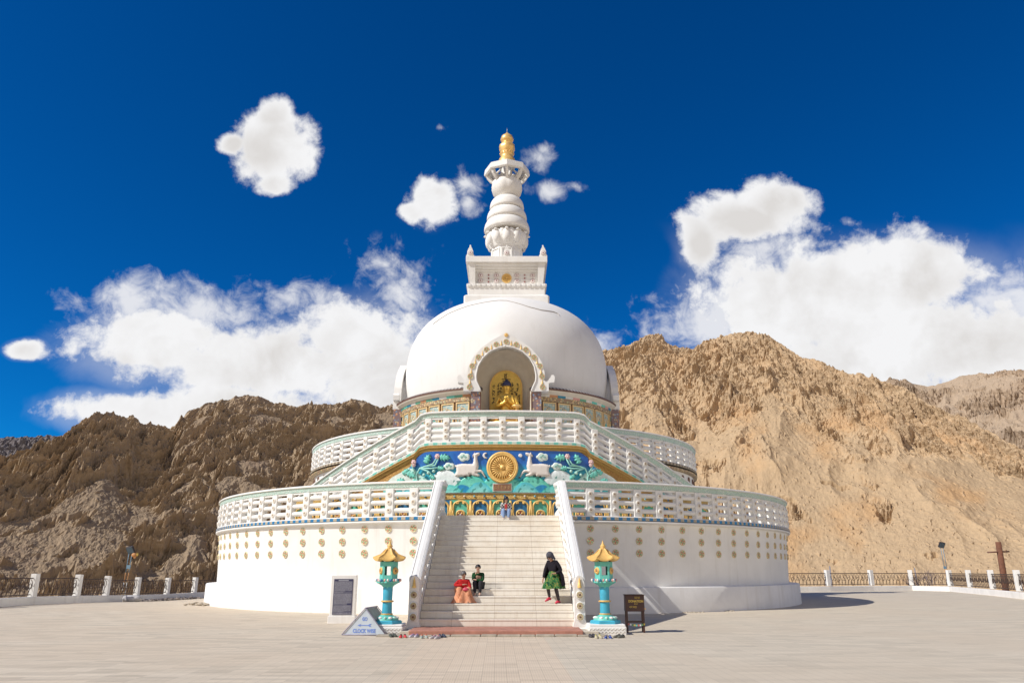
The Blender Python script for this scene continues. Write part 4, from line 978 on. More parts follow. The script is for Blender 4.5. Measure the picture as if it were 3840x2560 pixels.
def K(u, v): return ((u - 1168) * 0.002762, 6.03 - (v - 433) * 0.00278)
DEER = [K(*p) for p in [(410, 570), (405, 540), (430, 480), (425, 430), (405, 415), (400, 395), (415, 380), (432, 390), (440, 378), (520, 365), (600, 368), (690, 370), (705, 330), (708, 270), (705, 240), (688, 268), (688, 232), (710, 205), (718, 182), (733, 202), (760, 193), (798, 188), (806, 212), (790, 238), (762, 252), (765, 300), (780, 360), (785, 420), (775, 465), (830, 465), (865, 500), (885, 555), (915, 590), (893, 592), (862, 552), (830, 512), (790, 507), (758, 522), (800, 540), (808, 562), (790, 574), (740, 574), (690, 562), (672, 545), (650, 545), (668, 565), (640, 578), (600, 570), (560, 578), (520, 572), (460, 578)]]
m_deer = simple('deer_white', (0.74, 0.68, 0.62), .55, 0, .05, 8); m_cloud = simple('carved_cloud', (0.66, 0.76, 0.70), .55, 0, .12, 12); m_leaf = simple('jade_leaf', (0.16, 0.56, 0.46), .45, 0, .25, 10); m_stem = simple('jade_stem', (0.30, 0.62, 0.54), .45, 0, .15, 10); m_flow = simple('pink_flower', (0.72, 0.50, 0.48), .5)
cloud = []
for k in range(40):
    a = 2 * pi * k / 40; cloud.append(((0.245 + 0.035 * abs(cos(2.5 * a - pi / 2))) * 1.0 * cos(a), (0.15 + 0.05 * abs(cos(2.5 * a - pi / 2))) * sin(a)))
def leafpoly(cx, cz, L, ang):
    lobes = [(-0.1, 0.12), (0.05, 0.42), (0.25, 0.22), (0.42, 0.50), (0.55, 0.22), (0.80, 0.34), (0.80, 0.12), (1.05, 0.0)]
    pts = lobes + [(x, -z) for x, z in reversed(lobes[:-1])]; return [(cx + L * (x * cos(ang) - z * 0.9 * sin(ang)), cz + L * (x * sin(ang) + z * 0.9 * cos(ang))) for x, z in pts]
for sg, who in ((-1, 'left'), (1, 'right')):
    D_ = relief(DEER if sg < 0 else [(-x + 0.02, z) for x, z in DEER], 0.11, 'deer', m_deer, mw, 0.016, 0.13)
    b = MB()
    for (uu, vv) in ((905, 592), (575, 572), (655, 560)):
        s_, z_ = K(uu, vv); s_ = s_ if sg < 0 else -s_ + 0.02; b.ball(onwall(s_, z_ - 0.0, 0.14), 0.045, 8, 0, (1.3, 1, .8))
    b.build('hoof', m_dark, D_)
    for (cu, cv, k_) in ((545, 260, 1.0), (308, 405, 0.92)):
        s_, z_ = K(cu, cv); s_ = s_ if sg < 0 else -s_ + 0.06
        cl_ = relief([(s_ + x * k_, z_ + y * k_) for x, y in cloud], 0.05, 'carved_cloud', m_cloud, mw, 0.018, 0.05, 0.05)
        b = MB()
        for (ox, oz, rr) in ((-.09, -.02, .06), (.09, -.02, .06), (0, .05, .05)):
            b.tube([onwall(s_ + ox * k_ + rr * (1 - q / 14) * cos(q * .7), z_ + oz * k_ + rr * (1 - q / 14) * sin(q * .7), 0.135) for q in range(13)], 0.011, 4)
        b.build('carved_scroll', m_stem, cl_)
    # branch with leaves and flowers
    tw = MB()
    for path in ([(3.75, 5.0), (3.80, 5.5), (3.86, 5.75), (3.70, 6.05), (3.45, 6.12), (3.0, 6.15), (2.85, 6.45)], [(3.45, 6.12), (3.1, 6.22), (2.92, 6.5)], [(3.7, 6.05), (3.2, 6.02), (2.75, 6.06)], [(3.86, 5.75), (4.15, 5.9), (4.4, 5.82)], [(3.86, 5.8), (4.1, 6.2), (4.0, 6.35)], [(3.7, 6.05), (3.3, 5.9), (3.1, 5.7)]):
        tw.tube([onwall(sg * x, z, 0.13) for x, z in path], 0.038, 6)
    tw.build('carved_branch', m_stem, mw)
    for (x, z, L, an) in ((2.75, 6.52, 0.42, -.1), (3.45, 6.3, 0.40, 2.0), (4.25, 5.85, 0.42, 3.6), (3.98, 5.5, 0.36, -.3), (2.85, 6.05, 0.30, -.2), (3.2, 5.72, 0.30, -.7), (4.5, 5.85, .34, 2.6), (4.75, 5.5, .36, 3.0)):
        relief([(sg * p[0] if True else 0, p[1]) for p in leafpoly(x, z, L, pi - an if an < 1 else an)], 0.05, 'carved_leaf', m_leaf, mw, 0.02, 0.06, 0.10)
    for (x, z, r) in ((2.9, 6.55, .12), (4.0, 6.32, .12), (3.98, 6.2, .09)):
        b = MB()
        for k in range(6): a = 2 * pi * k / 6; b.ball(onwall(sg * x + r * .55 * cos(a), z + r * .6 * sin(a), .14), r * .5, 8)
        b.ball(onwall(sg * x, z, .18), r * .45, 8); b.build('carved_flower', m_flow, mw)
    b = MB()
    for (x, z) in ((3.3, 5.82), (3.5, 5.75), (3.05, 5.9)): b.ball(onwall(sg * x, z, .13), .075, 8)
    b.build('carved_fruit', m_mint, mw)
moon = [(-1.168 * 0 + K(890, 238)[0] + 0.02 + .13 * cos(a), K(890, 238)[1] + .13 * sin(a)) for a in [radians(g) for g in range(70, 291, 20)]] + [(K(890, 238)[0] + 0.10 + .12 * cos(a), K(890, 238)[1] + .095 * sin(a)) for a in [radians(g) for g in range(270, 109, -20)]]
relief(moon, 0.03, 'carved_moon', m_whitep, mw, 0.012, 0.03)
relief([(K(1456, 238)[0] + .085 * cos(a), K(1456, 238)[1] + .085 * sin(a)) for a in [2 * pi * k / 20 for k in range(20)]], 0.03, 'carved_sun', m_whitep, mw, 0.012, 0.03)
# gold wheel
wh = MB(); wh.lathe([(0.70, -0.02), (0.70, 0.10), (0.665, 0.14), (0.62, 0.145), (0.59, 0.12), (0.57, 0.12), (0.555, 0.145), (0.535, 0.145), (0.52, 0.04), (0.12, 0.04), (0.115, 0.12), (0.07, 0.14), (0.001, 0.19)], 64, 0, True, M90)
for k in range(28):
    a = 2 * pi * k / 28; wh.tube([(0.12 * cos(a), -0.095, 0.12 * sin(a)), (0.34 * cos(a), -0.10, 0.34 * sin(a)), (0.51 * cos(a), -0.09, 0.51 * sin(a))], [0.008, 0.024, 0.036], 6)
wo = wh.build('gold_wheel', m_gold, mw, loc=(0, -15.06, 6.03))
pq = MB(); pq.box(-0.42, 0.42, -15.13, -14.99, 4.985, 5.335, 0); pq.box(-0.39, 0.39, -15.145, -15.12, 5.015, 5.305, 1); po = pq.build('plaque', [m_whitep, simple('plaque_brown', (0.27, 0.13, 0.07), .5)], mw)
pq = MB(); rg = random.Random(4)
for k in range(5):
    cx = -0.29 + k * 0.145
    for j in range(7):
        x = cx + rg.uniform(-.035, .035); z = 5.16 + rg.uniform(-.07, .07); a = rg.choice([0, 1.57, .7, -.7]); L = rg.uniform(.02, .045)
        pq.tube([(x - L * cos(a), -15.147, z - L * sin(a)), (x + L * cos(a), -15.147, z + L * sin(a))], .006, 4)
pq.build('plaque_marks', simple('worn_gold', (.50, .33, .14), .5), po)
# gold frieze with gems, then the row of arches
b = MB(); b.sweep([(0.001, 4.645), (0.06, 4.645), (0.085, 4.68), (0.07, 4.90), (0.001, 4.935)], [((RM * sin(radians(-42 + 84 * i / 90)) * .9985, -RM * cos(radians(-42 + 84 * i / 90)) * .9985, 0), (sin(radians(-42 + 84 * i / 90)), -cos(radians(-42 + 84 * i / 90)))) for i in range(91)]); b.build('gold_frieze', mat_goldrelief('gold_carving', (0.86, 0.60, 0.20), (0.66, 0.40, 0.12), 17), mw)
gems = [MB().ball((0, 0, 0), 0.045, 10, 0, (1, .7, 1)).mesh('gem', m) for m in (m_blue, simple('sky_gem', (.2, .5, .62), .3), simple('pearl_gem', (.7, .62, .58), .3))]
for k in range(-20, 21): a = radians(1.68 * k + .4); put(gems[(k * k + k // 2) % 3], 'gem', mw, ((RM + .09) * sin(a), -(RM + .09) * cos(a), 4.79), a)
def arch_mesh(bg):
    w = 0.385; b = MB(); b.box(-0.435, 0.435, 0.0, 0.03, 3.66, 4.645, 0)
    A = [(-w + .06, 3.7), (-w + .06, 4.35)] + [(-(w - .06) * cos(g), 4.35 + .24 * sin(g)) for g in [pi * j / 12 for j in range(1, 12)]] + [(w - .06, 4.35), (w - .06, 3.7)]
    b.tube([(x, -0.03, z) for x, z in A], 0.045, 6, 1)
    b.tube([(-.435, -.03, 3.7), (-.435, -.03, 4.6)], 0.05, 6, 1); b.tube([(-.37, -.03, 3.7), (-.39, -.05, 4.0), (-.43, -.05, 4.5)], 0.035, 6, 1); b.tube([(.37, -.03, 3.7), (.39, -.05, 4.0), (.43, -.05, 4.5)], 0.035, 6, 1)
    for sg in (-1, 1):
        b.tube([(sg * (0.15 + (.10 - .007 * q) * cos(q * .6)), -.05, 4.50 + (.085 - .006 * q) * sin(q * .6)) for q in range(12)], 0.024, 5, 1); b.ball((sg * .15, -.06, 4.49), .045, 8, 1)
        b.tube([(sg * .30, -.04, 3.72), (sg * .26, -.06, 3.9), (sg * .33, -.05, 4.05), (sg * .36, -.04, 4.2)], .03, 5, 1)
    I = [(-.15, 3.7), (-.17, 4.05)] + [(-.17 * cos(g), 4.05 + .13 * sin(g)) for g in [pi * j / 8 for j in range(1, 8)]] + [(.17, 4.05), (.15, 3.7)]
    b.prism([(x * 1.25, 3.7 + (z - 3.7) * 1.12) for x, z in I], -.02, .01, 4); b.tube([(x, -.05, z) for x, z in I], .035, 6, 1); b.prism(I, -.035, .01, 2)
    b.ball((-.07, -.06, 4.06), .05, 8, 1); b.ball((.07, -.06, 4.06), .05, 8, 1); b.ball((0, -.05, 3.88), .07, 8, 3, (.7, .5, 1.5)); b.ball((0, -.055, 4.0), .04, 8, 3)
    return b
aG = arch_mesh(0).mesh('gold_arch', [simple('arch_green', (.12, .50, .36), .45), m_gold, m_pink, m_whitep, simple('pale_green', (.40, .62, .52), .5)]); aB = arch_mesh(0).mesh('gold_arch', [simple('arch_blue', (.02, .16, .33), .45), m_gold, simple('arch_red', (.52, .13, .12), .5), m_beige, simple('pale_blue', (.36, .52, .58), .5)])
for k in range(-12, 13): a = radians(3.33 * k - 0.28); put(aG if k % 2 == 0 else aB, 'gold_arch', mw, (15.03 * sin(a), -15.03 * cos(a), 0), a)

# ================================================================== stairs
def mat_marble():
    N = material('worn_marble'); tc = N.new('ShaderNodeTexCoord'); o = tc.outputs['Object']; x, y, z = N.sep(o)
    n = N.noise(o, 0.9, 7, 0.65, 0.5); mp = N.new('ShaderNodeMapping'); N.l.new(o, mp.inputs[0]); mp.inputs['Scale'].default_value = (5, 1, .6); n2 = N.noise(mp.outputs[0], 1.6, 6, 0.7)
    row = N.math('FLOOR', N.math('MULTIPLY', N.math('ADD', z, 0.05), 1 / 0.198))
    wn = N.new('ShaderNodeTexWhiteNoise', noise_dimensions='2D'); N.l.new(N.comb(N.math('FLOOR', N.math('MULTIPLY', N.math('ADD', x, 5.0), 1 / 1.23)), row, 0), wn.inputs['Vector'])
    c = N.ramp(n, [(0.25, (0.70, 0.61, 0.49)), (0.5, (0.81, 0.75, 0.65)), (0.75, (0.87, 0.83, 0.75))])
    c = N.mix(N.maprange(n2, 0.45, 0.75, 0, 0.45), c, (0.56, 0.46, 0.35))
    c = N.mix(N.maprange(wn.outputs[0], 0, 1, 0, 0.28), c, (0.82, 0.79, 0.72))
    j = N.maprange(N.math('ABSOLUTE', N.math('SUBTRACT', N.math('FRACT', N.math('MULTIPLY', N.math('ADD', x, 5.0), 1 / 1.23)), 0.5)), 0.490, 0.497)
    c = N.mix(N.math('MULTIPLY', j, 0.5), c, (0.38, 0.30, 0.22))
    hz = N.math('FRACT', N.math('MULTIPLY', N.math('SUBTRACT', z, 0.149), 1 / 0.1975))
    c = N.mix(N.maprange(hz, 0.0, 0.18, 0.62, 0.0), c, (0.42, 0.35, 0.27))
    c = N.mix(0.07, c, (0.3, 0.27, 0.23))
    N.put(N.b.inputs['Base Color'], c); N.b.inputs['Roughness'].default_value = 0.5; N.b.inputs['Specular IOR Level'].default_value = .3
    bump(N, N.noise(o, 14, 4), 0.15, 0.01); return N.mat
m_marble = mat_marble()
st = thing('staircase', 'broad flight of worn white marble steps up to the stupa terrace', 'staircase', (-0.06, 0, 0))
ZB, ZT, YB, YT = 0.15, 3.70, -25.4, -19.0; NS = 18; dz = (ZT - ZB) / NS; dy = (YT - YB) / (NS - 1)
b = MB(); XW = 2.25; rj = random.Random(8)
for i in range(NS):
    y0 = YB + dy * i; z1 = ZB + dz * (i + 1); ye = (YB + dy * (i + 1)) if i < NS - 1 else -15.02
    z0 = ZB + dz * i - (0.3 if i == 0 else 0.02)
    xs = [-XW] + sorted([x + rj.uniform(-.01, .01) for x in (-1.3, -0.05, 1.2)]) + [XW]
    b.box(-XW, XW, y0 + 0.02, ye + 0.03, z0, z1 - 0.045)               # riser
    b.box(-XW, XW, y0 + 0.006, ye + 0.02, z1 - 0.045, z1, bev=0.008)   # tread with nosing
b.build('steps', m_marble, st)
b = MB(); b.box(-2.55, 2.55, -18.95, -16.3, -0.2, 3.45)
b.build('landing_block', m_white, st)
# low red sandstone step in front, on a grey stone course
b = MB(); b.box(-2.35, 2.35, -26.85, -25.38, 0.02, 0.15, bev=0.02); b.build('red_step', simple('red_sandstone', (0.42, 0.19, 0.135), .8, 0, .22, 5, .4, 16), st)
b = MB(); rj = random.Random(3); x = -3.2
while x < 3.0:
    w = rj.uniform(.35, .9); b.box(x, min(x + w - 0.012, 3.0), -27.0 + rj.uniform(-.02, .03), -25.45, -0.05, 0.05 + rj.uniform(-.012, .012), bev=.02); x += w
b.build('stone_course', simple('grey_stone', (0.36, 0.315, 0.25), .85, 0, .25, 4, .5, 14), st)
m_slab = simple('pale_slab', (0.52, 0.46, 0.37), .8, 0, .15, 5, .3, 12)
for (xa, xb) in ((-2.62, -2.352), (2.352, 2.80)): b = MB(); b.box(xa, xb, -26.6, -24.4, .0, .11, bev=.015); b.build('side_slab', m_slab, st)
# parapets of the stairs
for sg, who in ((-1, 'left'), (1, 'right')):
    t = thing('stair_parapet', 'sloping white parapet with broad coping and rosette pillar on the ' + who + ' of the stairs', 'parapet')
    X = sg * 2.385 - 0.06
    slope = (4.98 - 1.50) / (-18.9 - (-25.42))
    def pf(s): return ((X, s, 0.20 + (s + 25.42) * slope if s < -18.9 else 0.20 + 6.52 * slope + (s + 18.9) * 0.08), (float(-sg), 0.0))
    Fs = [pf(-25.30), pf(-22), pf(-18.9), pf(-16.6)]
    # stringer wall under the balusters
    b = MB(); b.add([(X - .125, -25.3, -.1), (X + .125, -25.3, -.1), (X + .125, -16.4, -.1), (X - .125, -16.4, -.1), (X - .125, -25.3, .62), (X + .125, -25.3, .62), (X + .125, -18.9, .62 + 6.4 * slope - .05), (X - .125, -18.9, .62 + 6.4 * slope - .05), (X + .125, -16.4, 3.95), (X - .125, -16.4, 3.95)],
                    [(0, 1, 5, 4), (1, 2, 8, 6, 5), (0, 4, 7, 9, 3), (4, 5, 6, 7), (7, 6, 8, 9), (2, 3, 9, 8), (0, 3, 2, 1)]); b.build('stringer', m_white, t)
    # coping: two rolls and a flat middle
    h = 1.28; prof = [(x * .74, z) for x, z in [(-.22, h - .12), (-.24, h - .05), (-.23, h + .02), (-.17, h + .05), (-.145, h + .015), (-.13, h + .045), (.0, h + .06), (.13, h + .045), (.145, h + .015), (.17, h + .05), (.23, h + .02), (.24, h - .05), (.22, h - .12)]]
    b = MB(); b.sweep(prof, [pf(-25.45)] + Fs[1:]); b.build('coping', m_white, t)
    b = MB(); b.sweep([(-.12, h - .30), (-.15, h - .122), (.15, h - .122), (.12, h - .30)], Fs); b.build('moulding', m_mould, t)
    for bz, br in ((0.87, .082), (0.61, .082)):
        b = MB(); b.sweep([(br * cos(g), bz + br * sin(g)) for g in [2 * pi * k / 12 for k in range(12)]], Fs, smooth=True); b.build('bar', m_white, t)
    q = MB(); q.box(-.15, .15, -.115, .115, .30, 1.04, bev=.01); pm_ = q.mesh('post', m_white)
    for k in range(12):
        s_ = -24.75 + .66 * k; (o_, d_) = pf(s_); P = put(pm_, 'post', t, o_, atan2(d_[1], d_[0]) + pi / 2)
        for rz in (.45, .72, .96): put(ros_mesh, 'rosette', P, (0, -.116, rz), 0, .8)
    # pillar at the foot
    b = MB(); sh = [(-.27, 0.0), (-.235, .18), (-.205, .36), (-.20, .8), (-.20, 1.36), (-.16, 1.41), (-.12, 1.50), (-.05, 1.55), (.05, 1.55), (.12, 1.50), (.16, 1.41), (.20, 1.36), (.20, .8), (.205, .36), (.235, .18), (.27, 0)]
    b.prism([(X + x * (.72 if z > .3 else .85), z + .0) for x, z in sh], -25.62, -25.25); b.box(X - .27, X + .27, -25.66, -25.2, -.05, .13, bev=.03)
    Pp = b.build('pillar', m_whitew, t)
    for z in (.42, .72, 1.02): put(ros_big, 'rosette', Pp, (X, -25.63, z))
    c_ = MB(); c_.lathe([(.055, 0), (.06, .04), (.045, .07), (.045, .12), (.035, .13), (.03, .2), (.012, .26), (.001, .30)], 12); c_.build('gold_cone', m_gold, Pp, loc=(X, -25.65, 1.21))
# ================================================================== figures
def skin_mesh(name, joints, bones, mat, sub=2, root=None):
    names = list(joints); idx = {n: i for i, n in enumerate(names)}
    me = bpy.data.meshes.new(name); me.from_pydata([joints[n][0] for n in names], [(idx[a], idx[b]) for a, b in bones], [])
    o = bpy.data.objects.new(name, me); COL.objects.link(o)
    md = o.modifiers.new('s', 'SKIN'); md.use_smooth_shade = True
    for n in names:
        r = joints[n][1]; r = r if isinstance(r, tuple) else (r, r)
        sv = me.skin_vertices[0].data[idx[n]]; sv.radius = r; sv.use_root = (n == (root or names[0]))
    ss = o.modifiers.new('u', 'SUBSURF'); ss.levels = sub; ss.render_levels = sub
    dg = bpy.context.evaluated_depsgraph_get(); dg.update(); ev = o.evaluated_get(dg); m2 = bpy.data.meshes.new_from_object(ev, depsgraph=dg)
    o.modifiers.clear(); o.data = m2; bpy.data.meshes.remove(me); m2.materials.clear(); m2.materials.append(mat); m2.name = name
    for p in m2.polygons: p.use_smooth = True
    return o
def V(*a): return Vector(a)
m_skin = simple('warm_skin', (0.42, 0.235, 0.155), .55, 0, .05, 5, 0); m_skin2 = simple('fair_skin', (0.56, 0.36, 0.26), .55, 0, .05, 5, 0)
m_hair = simple('black_hair', (0.018, 0.014, 0.016), .45); m_greyhair = simple('greying_hair', (0.11, 0.10, 0.10), .5, 0, .4, 40)
def person(root, J, scale, skin, hair, hairstyle, look=(0, -1, 0), top=None, top_scale=1.2, legs=None, legs_scale=1.15, sleeves='long', hands=('curl', 'curl'), bare=True):
    """J: joint positions in metres for an adult, local to root; facing -y"""
    s = scale; P = {k: Vector(v) * s for k, v in J.items()}
    j = {}; bo = []
    def a(n, p, r): j[n] = (tuple(p), tuple(x * s for x in r) if isinstance(r, tuple) else r * s)
    a('pelvis', P['pelvis'], (.14, .11)); a('waist', P['pelvis'].lerp(P['chest'], .5), (.125, .095)); a('chest', P['chest'], (.15, .11)); a('collar', P['neck'] * .75 + P['chest'] * .25, (.085, .07)); a('neck', P['neck'] + (P['head'] - P['neck']) * .25, .05)
    a('head', P['head'], (.082, .092)); a('crown', P['head'] + (P['head'] - P['neck']).normalized() * .075 * s, (.062, .068)); a('jaw', P['neck'].lerp(P['head'], .62) + Vector(look) * .018 * s, (.055, .06))
    bo += [('pelvis', 'waist'), ('waist', 'chest'), ('chest', 'collar'), ('collar', 'neck'), ('neck', 'jaw'), ('jaw', 'head'), ('head', 'crown')]
    for sd in 'LR':
        a('sh' + sd, P['sh' + sd], .058); a('el' + sd, P['el' + sd], .04); a('wr' + sd, P['wr' + sd], .026)
        hd = P['hd' + sd]; d = (hd - P['wr' + sd]); d = d.normalized(); a('palm' + sd, P['wr' + sd] + d * .055 * s, (.034, .018))
        bo += [('chest', 'sh' + sd), ('sh' + sd, 'el' + sd), ('el' + sd, 'wr' + sd), ('wr' + sd, 'palm' + sd)]
        side = d.cross(V(0, 0, 1)); side = side.normalized() if side.length > .1 else V(1, 0, 0); dn = side.cross(d).normalized()
        for f, (off_, L) in enumerate(((-.026, .060), (-.009, .072), (.009, .068), (.026, .052))):
            b0 = P['wr' + sd] + d * .085 * s + side * off_ * s; b1 = b0 + (d * .6 * L + dn * -.18 * L) * s; b2 = b1 + (d * .25 - dn * .5) * L * .75 * s
            a('k%s%d' % (sd, f), b0, .0095); a('m%s%d' % (sd, f), b1, .0085); a('t%s%d' % (sd, f), b2, .007)
            bo += [('palm' + sd, 'k%s%d' % (sd, f)), ('k%s%d' % (sd, f), 'm%s%d' % (sd, f)), ('m%s%d' % (sd, f), 't%s%d' % (sd, f))]
        th0 = P['wr' + sd] + d * .03 * s - side * .036 * s * (1 if sd == 'L' else -1); th1 = th0 + (d * .035 - side * .018 * (1 if sd == 'L' else -1) - dn * .01) * s
        a('u' + sd, th0, .012); a('v' + sd, th1, .009); bo += [('palm' + sd, 'u' + sd), ('u' + sd, 'v' + sd)]
        a('hip' + sd, P['hip' + sd], .085); a('kn' + sd, P['kn' + sd], .055); a('cf' + sd, P['kn' + sd].lerp(P['an' + sd], .35), .052); a('an' + sd, P['an' + sd], .034); a('toe' + sd, P['to' + sd], (.036, .02))
        bo += [('pelvis', 'hip' + sd), ('hip' + sd, 'kn' + sd), ('kn' + sd, 'cf' + sd), ('cf' + sd, 'an' + sd), ('an' + sd, 'toe' + sd)]
    body = skin_mesh('body', j, bo, skin, 2, 'pelvis'); body.parent = root
    # clothes grown from the same joints
    def garment(name, keys, bones, mat, f, extra=None, sub=2):
        jj = {}
        for k in keys:
            p, r = j[k]; r = r if isinstance(r, tuple) else (r, r); jj[k] = (p, (r[0] * f + .006 * s, r[1] * f + .006 * s))
        if extra:
            for k, (p, r) in extra.items(): jj[k] = (tuple(Vector(p) * s), r * s if not isinstance(r, tuple) else tuple(x * s for x in r))
        o = skin_mesh(name, jj, bones, mat, sub); o.parent = root; return o
    if top:
        ks = ['pelvis', 'waist', 'chest', 'collar', 'shL', 'elL', 'shR', 'elR']; bb = [('pelvis', 'waist'), ('waist', 'chest'), ('chest', 'collar'), ('chest', 'shL'), ('chest', 'shR'), ('shL', 'elL'), ('shR', 'elR')]
        if sleeves == 'long': ks += ['wrL', 'wrR']; bb += [('elL', 'wrL'), ('elR', 'wrR')]
        garment(top[0], ks, bb, top[1], top_scale)
    if legs:
        ks = ['pelvis'] + [k + sd for sd in 'LR' for k in ('hip', 'kn', 'cf', 'an')]; bb = []
        for sd in 'LR': bb += [('pelvis', 'hip' + sd), ('hip' + sd, 'kn' + sd), ('kn' + sd, 'cf' + sd), ('cf' + sd, 'an' + sd)]
        garment(legs[0], ks, bb, legs[1], legs_scale)
    # face
    look = Vector(look).normalized(); up = (P['head'] - P['neck']).normalized(); rt = look.cross(up).normalized(); up = rt.cross(look).normalized(); H = P['head']
    def at_(r_, u_, f_): return tuple(H + (rt * r_ + up * u_ + look * f_) * s)
    f = MB()
    for e in (-1, 1): f.ball(at_(e * .030, .004, .078), .0105 * s, 8, 0); f.tube([at_(e * .016, .026, .084), at_(e * .032, .030, .080), at_(e * .048, .024, .070)], .004 * s, 5, 0)
    f.build('eyes', m_hair, body)
    f = MB(); f.tube([at_(0, .010, .082), at_(0, -.012, .098), at_(0, -.022, .100)], [.008 * s, .011 * s, .012 * s], 6, 0)
    for e in (-1, 1): f.ball(at_(e * .083, -.006, .0), .018 * s, 8, 0, (.6, 1, 1.3))
    f.build('nose_and_ears', skin, body)
    f = MB(); f.tube([at_(-.022, -.050, .080), at_(0, -.053, .088), at_(.022, -.050, .080)], .006 * s, 6); f.build('mouth', simple('lips', (.35, .12, .10), .5), body)
    # hair cap
    h = MB(); n = 18; vs = []; fs = []
    for i in range(10):
        th = pi * 0.62 * i / 9
        for k in range(n):
            a_ = 2 * pi * k / n; fwd = cos(a_)
            tt = th * (1 - .36 * max(0, fwd) ** 1.5) if hairstyle != 'scarf' else th
            r_ = .100 * sin(tt) * (1.0); vs.append(at_(sin(a_) * r_ * .97, .018 + .105 * cos(tt), cos(a_) * r_ * 1.06 - .010))
    for i in range(9):
        for k in range(n): q = (k + 1) % n; fs.append((i * n + k, i * n + q, (i + 1) * n + q, (i + 1) * n + k))
    h.add(vs, fs, 0, True)
    if hairstyle == 'bun': h.ball(at_(0, -.02, -.115), .042 * s, 10)
    if hairstyle == 'long':
        for e in (-1, 1): h.tube([at_(e * .07, .03, .0), at_(e * .088, -.06, .0), at_(e * .085, -.15, .02), at_(e * .07, -.23, .03)], [.03 * s, .035 * s, .03 * s, .01 * s], 8)
        h.tube([at_(0, .03, -.07), at_(0, -.1, -.09), at_(0, -.24, -.07)], [.06 * s, .065 * s, .03 * s], 8)
    h.build('hair', hair, body)
    return body, P, at_
def cloth_mat(name, cols, sc=8, bumps=.3):
    N = material(name); tc = N.new('ShaderNodeTexCoord'); o = tc.outputs['Object']; v = N.noise(o, sc, 6, .7, .8); v2 = N.noise(o, sc * 2.1, 4, .7)
    c = N.ramp(v, [(0.36 + 0.28 * i / max(1, len(cols) - 1), q) for i, q in enumerate(cols)], 'CONSTANT' if len(cols) > 3 else 'LINEAR')
    N.put(N.b.inputs['Base Color'], c); N.b.inputs['Roughness'].default_value = .85; N.b.inputs['Specular IOR Level'].default_value = .15; bump(N, v2, bumps, .02); return N.mat
def drape(root, name, mat, rings, n=28, folds=9, amp=.035, seed=1, thick=False):
    """cloth lofted through rings [(centre, (rx, ry))]"""
    r = random.Random(seed); ph = r.uniform(0, 6); vs = []; fs = []
    for i, (c, (rx, ry)) in enumerate(rings):
        t = i / (len(rings) - 1)
        for k in range(n):
            a = 2 * pi * k / n; w = 1 + amp * t * 2 * sin(a * folds + ph + t) + amp * .8 * t * sin(a * 3 + ph * 2)
            vs.append((c[0] + rx * w * cos(a), c[1] + ry * w * sin(a), c[2] + .012 * t * sin(a * folds * .7)))
    for i in range(len(rings) - 1):
        for k in range(n): q = (k + 1) % n; fs.append((i * n + k, i * n + q, (i + 1) * n + q, (i + 1) * n + k))
    b = MB(); b.add(vs, fs, 0, True); return b.build(name, mat, root)

def sit_joints(seat_drop=.20, kneex=.10, lean=.10, footx=.09, foot_fwd=.42):
    """seated: the pelvis rests at local z=.10, feet seat_drop below the seat"""
    return dict(pelvis=(0, 0, .11), chest=(0, -lean * .8, .38), neck=(0, -lean * 1.2, .53), head=(0, -lean * 1.55, .68),
        shL=(.165, -lean, .47), shR=(-.165, -lean, .47), elL=(.23, -.16, .26), elR=(-.23, -.16, .26), wrL=(.08, -.30, .30), wrR=(-.08, -.30, .30), hdL=(.0, -.33, .33), hdR=(.0, -.33, .33),
        hipL=(.085, -.02, .10), hipR=(-.085, -.02, .10), knL=(kneex, -.36, .24), knR=(-kneex, -.36, .24), anL=(footx, -foot_fwd, -seat_drop + .07), anR=(-footx, -foot_fwd, -seat_drop + .07), toL=(footx + .01, -foot_fwd - .15, -seat_drop + .02), toR=(-footx - .01, -foot_fwd - .15, -seat_drop + .02))
SCL = 0.92
def tread(k): return ZB + dz * k, YB + dy * (k - 1)     # top height and front edge of step k
# woman in red cardigan and peach skirt
z4, y4 = tread(4)
w1 = thing('person', 'person in a red cardigan and long peach orange skirt sitting low on the steps', 'person', (-1.12, y4 + .22, z4), radians(6), 'people on the stairs')
J = sit_joints(.21, .16, .10, .13, .40); J['wrR'] = (-.02, -.26, .36); J['hdR'] = (.08, -.28, .38); J['elR'] = (-.30, -.10, .33); J['wrL'] = (.12, -.30, .22); J['hdL'] = (.04, -.36, .20)
m_redc = cloth_mat('red_cardigan', [(.40, .02, .02), (.55, .03, .03), (.30, .012, .02)], 9); m_peach = cloth_mat('peach_skirt', [(.52, .20, .10), (.70, .34, .20), (.62, .26, .13)], 5)
bd, P_, at1 = person(w1, J, SCL, m_skin, m_greyhair, 'bun', (.35, -.93, -.12), ('cardigan', m_redc), 1.28, ('underskirt', m_peach), 1.75)
drape(w1, 'skirt', m_peach, [((0, -.02, .22), (.16, .13)), ((0, -.12, .22), (.19, .19)), ((0, -.18, .12), (.23, .23)), ((0, -.22, .0), (.26, .22)), ((0, -.25, -.12), (.31, .22)), ((0, -.26, -.185), (.35, .235))], 40, 7, .085, 3)
b = MB(); b.ball((.06, -.37, .20), .09, 12, 0, (1.1, .7, .6)); b.tube([(-.02, -.36, .22), (.05, -.40, .27), (.13, -.36, .22)], .008, 6); b.build('handbag', simple('pink_bag', (.60, .07, .12), .4), w1)
b = MB(); b.ball((.11, -.36, .10), .065, 10, 0, (1, .7, 1.1)); b.build('pouch', m_dark, w1)
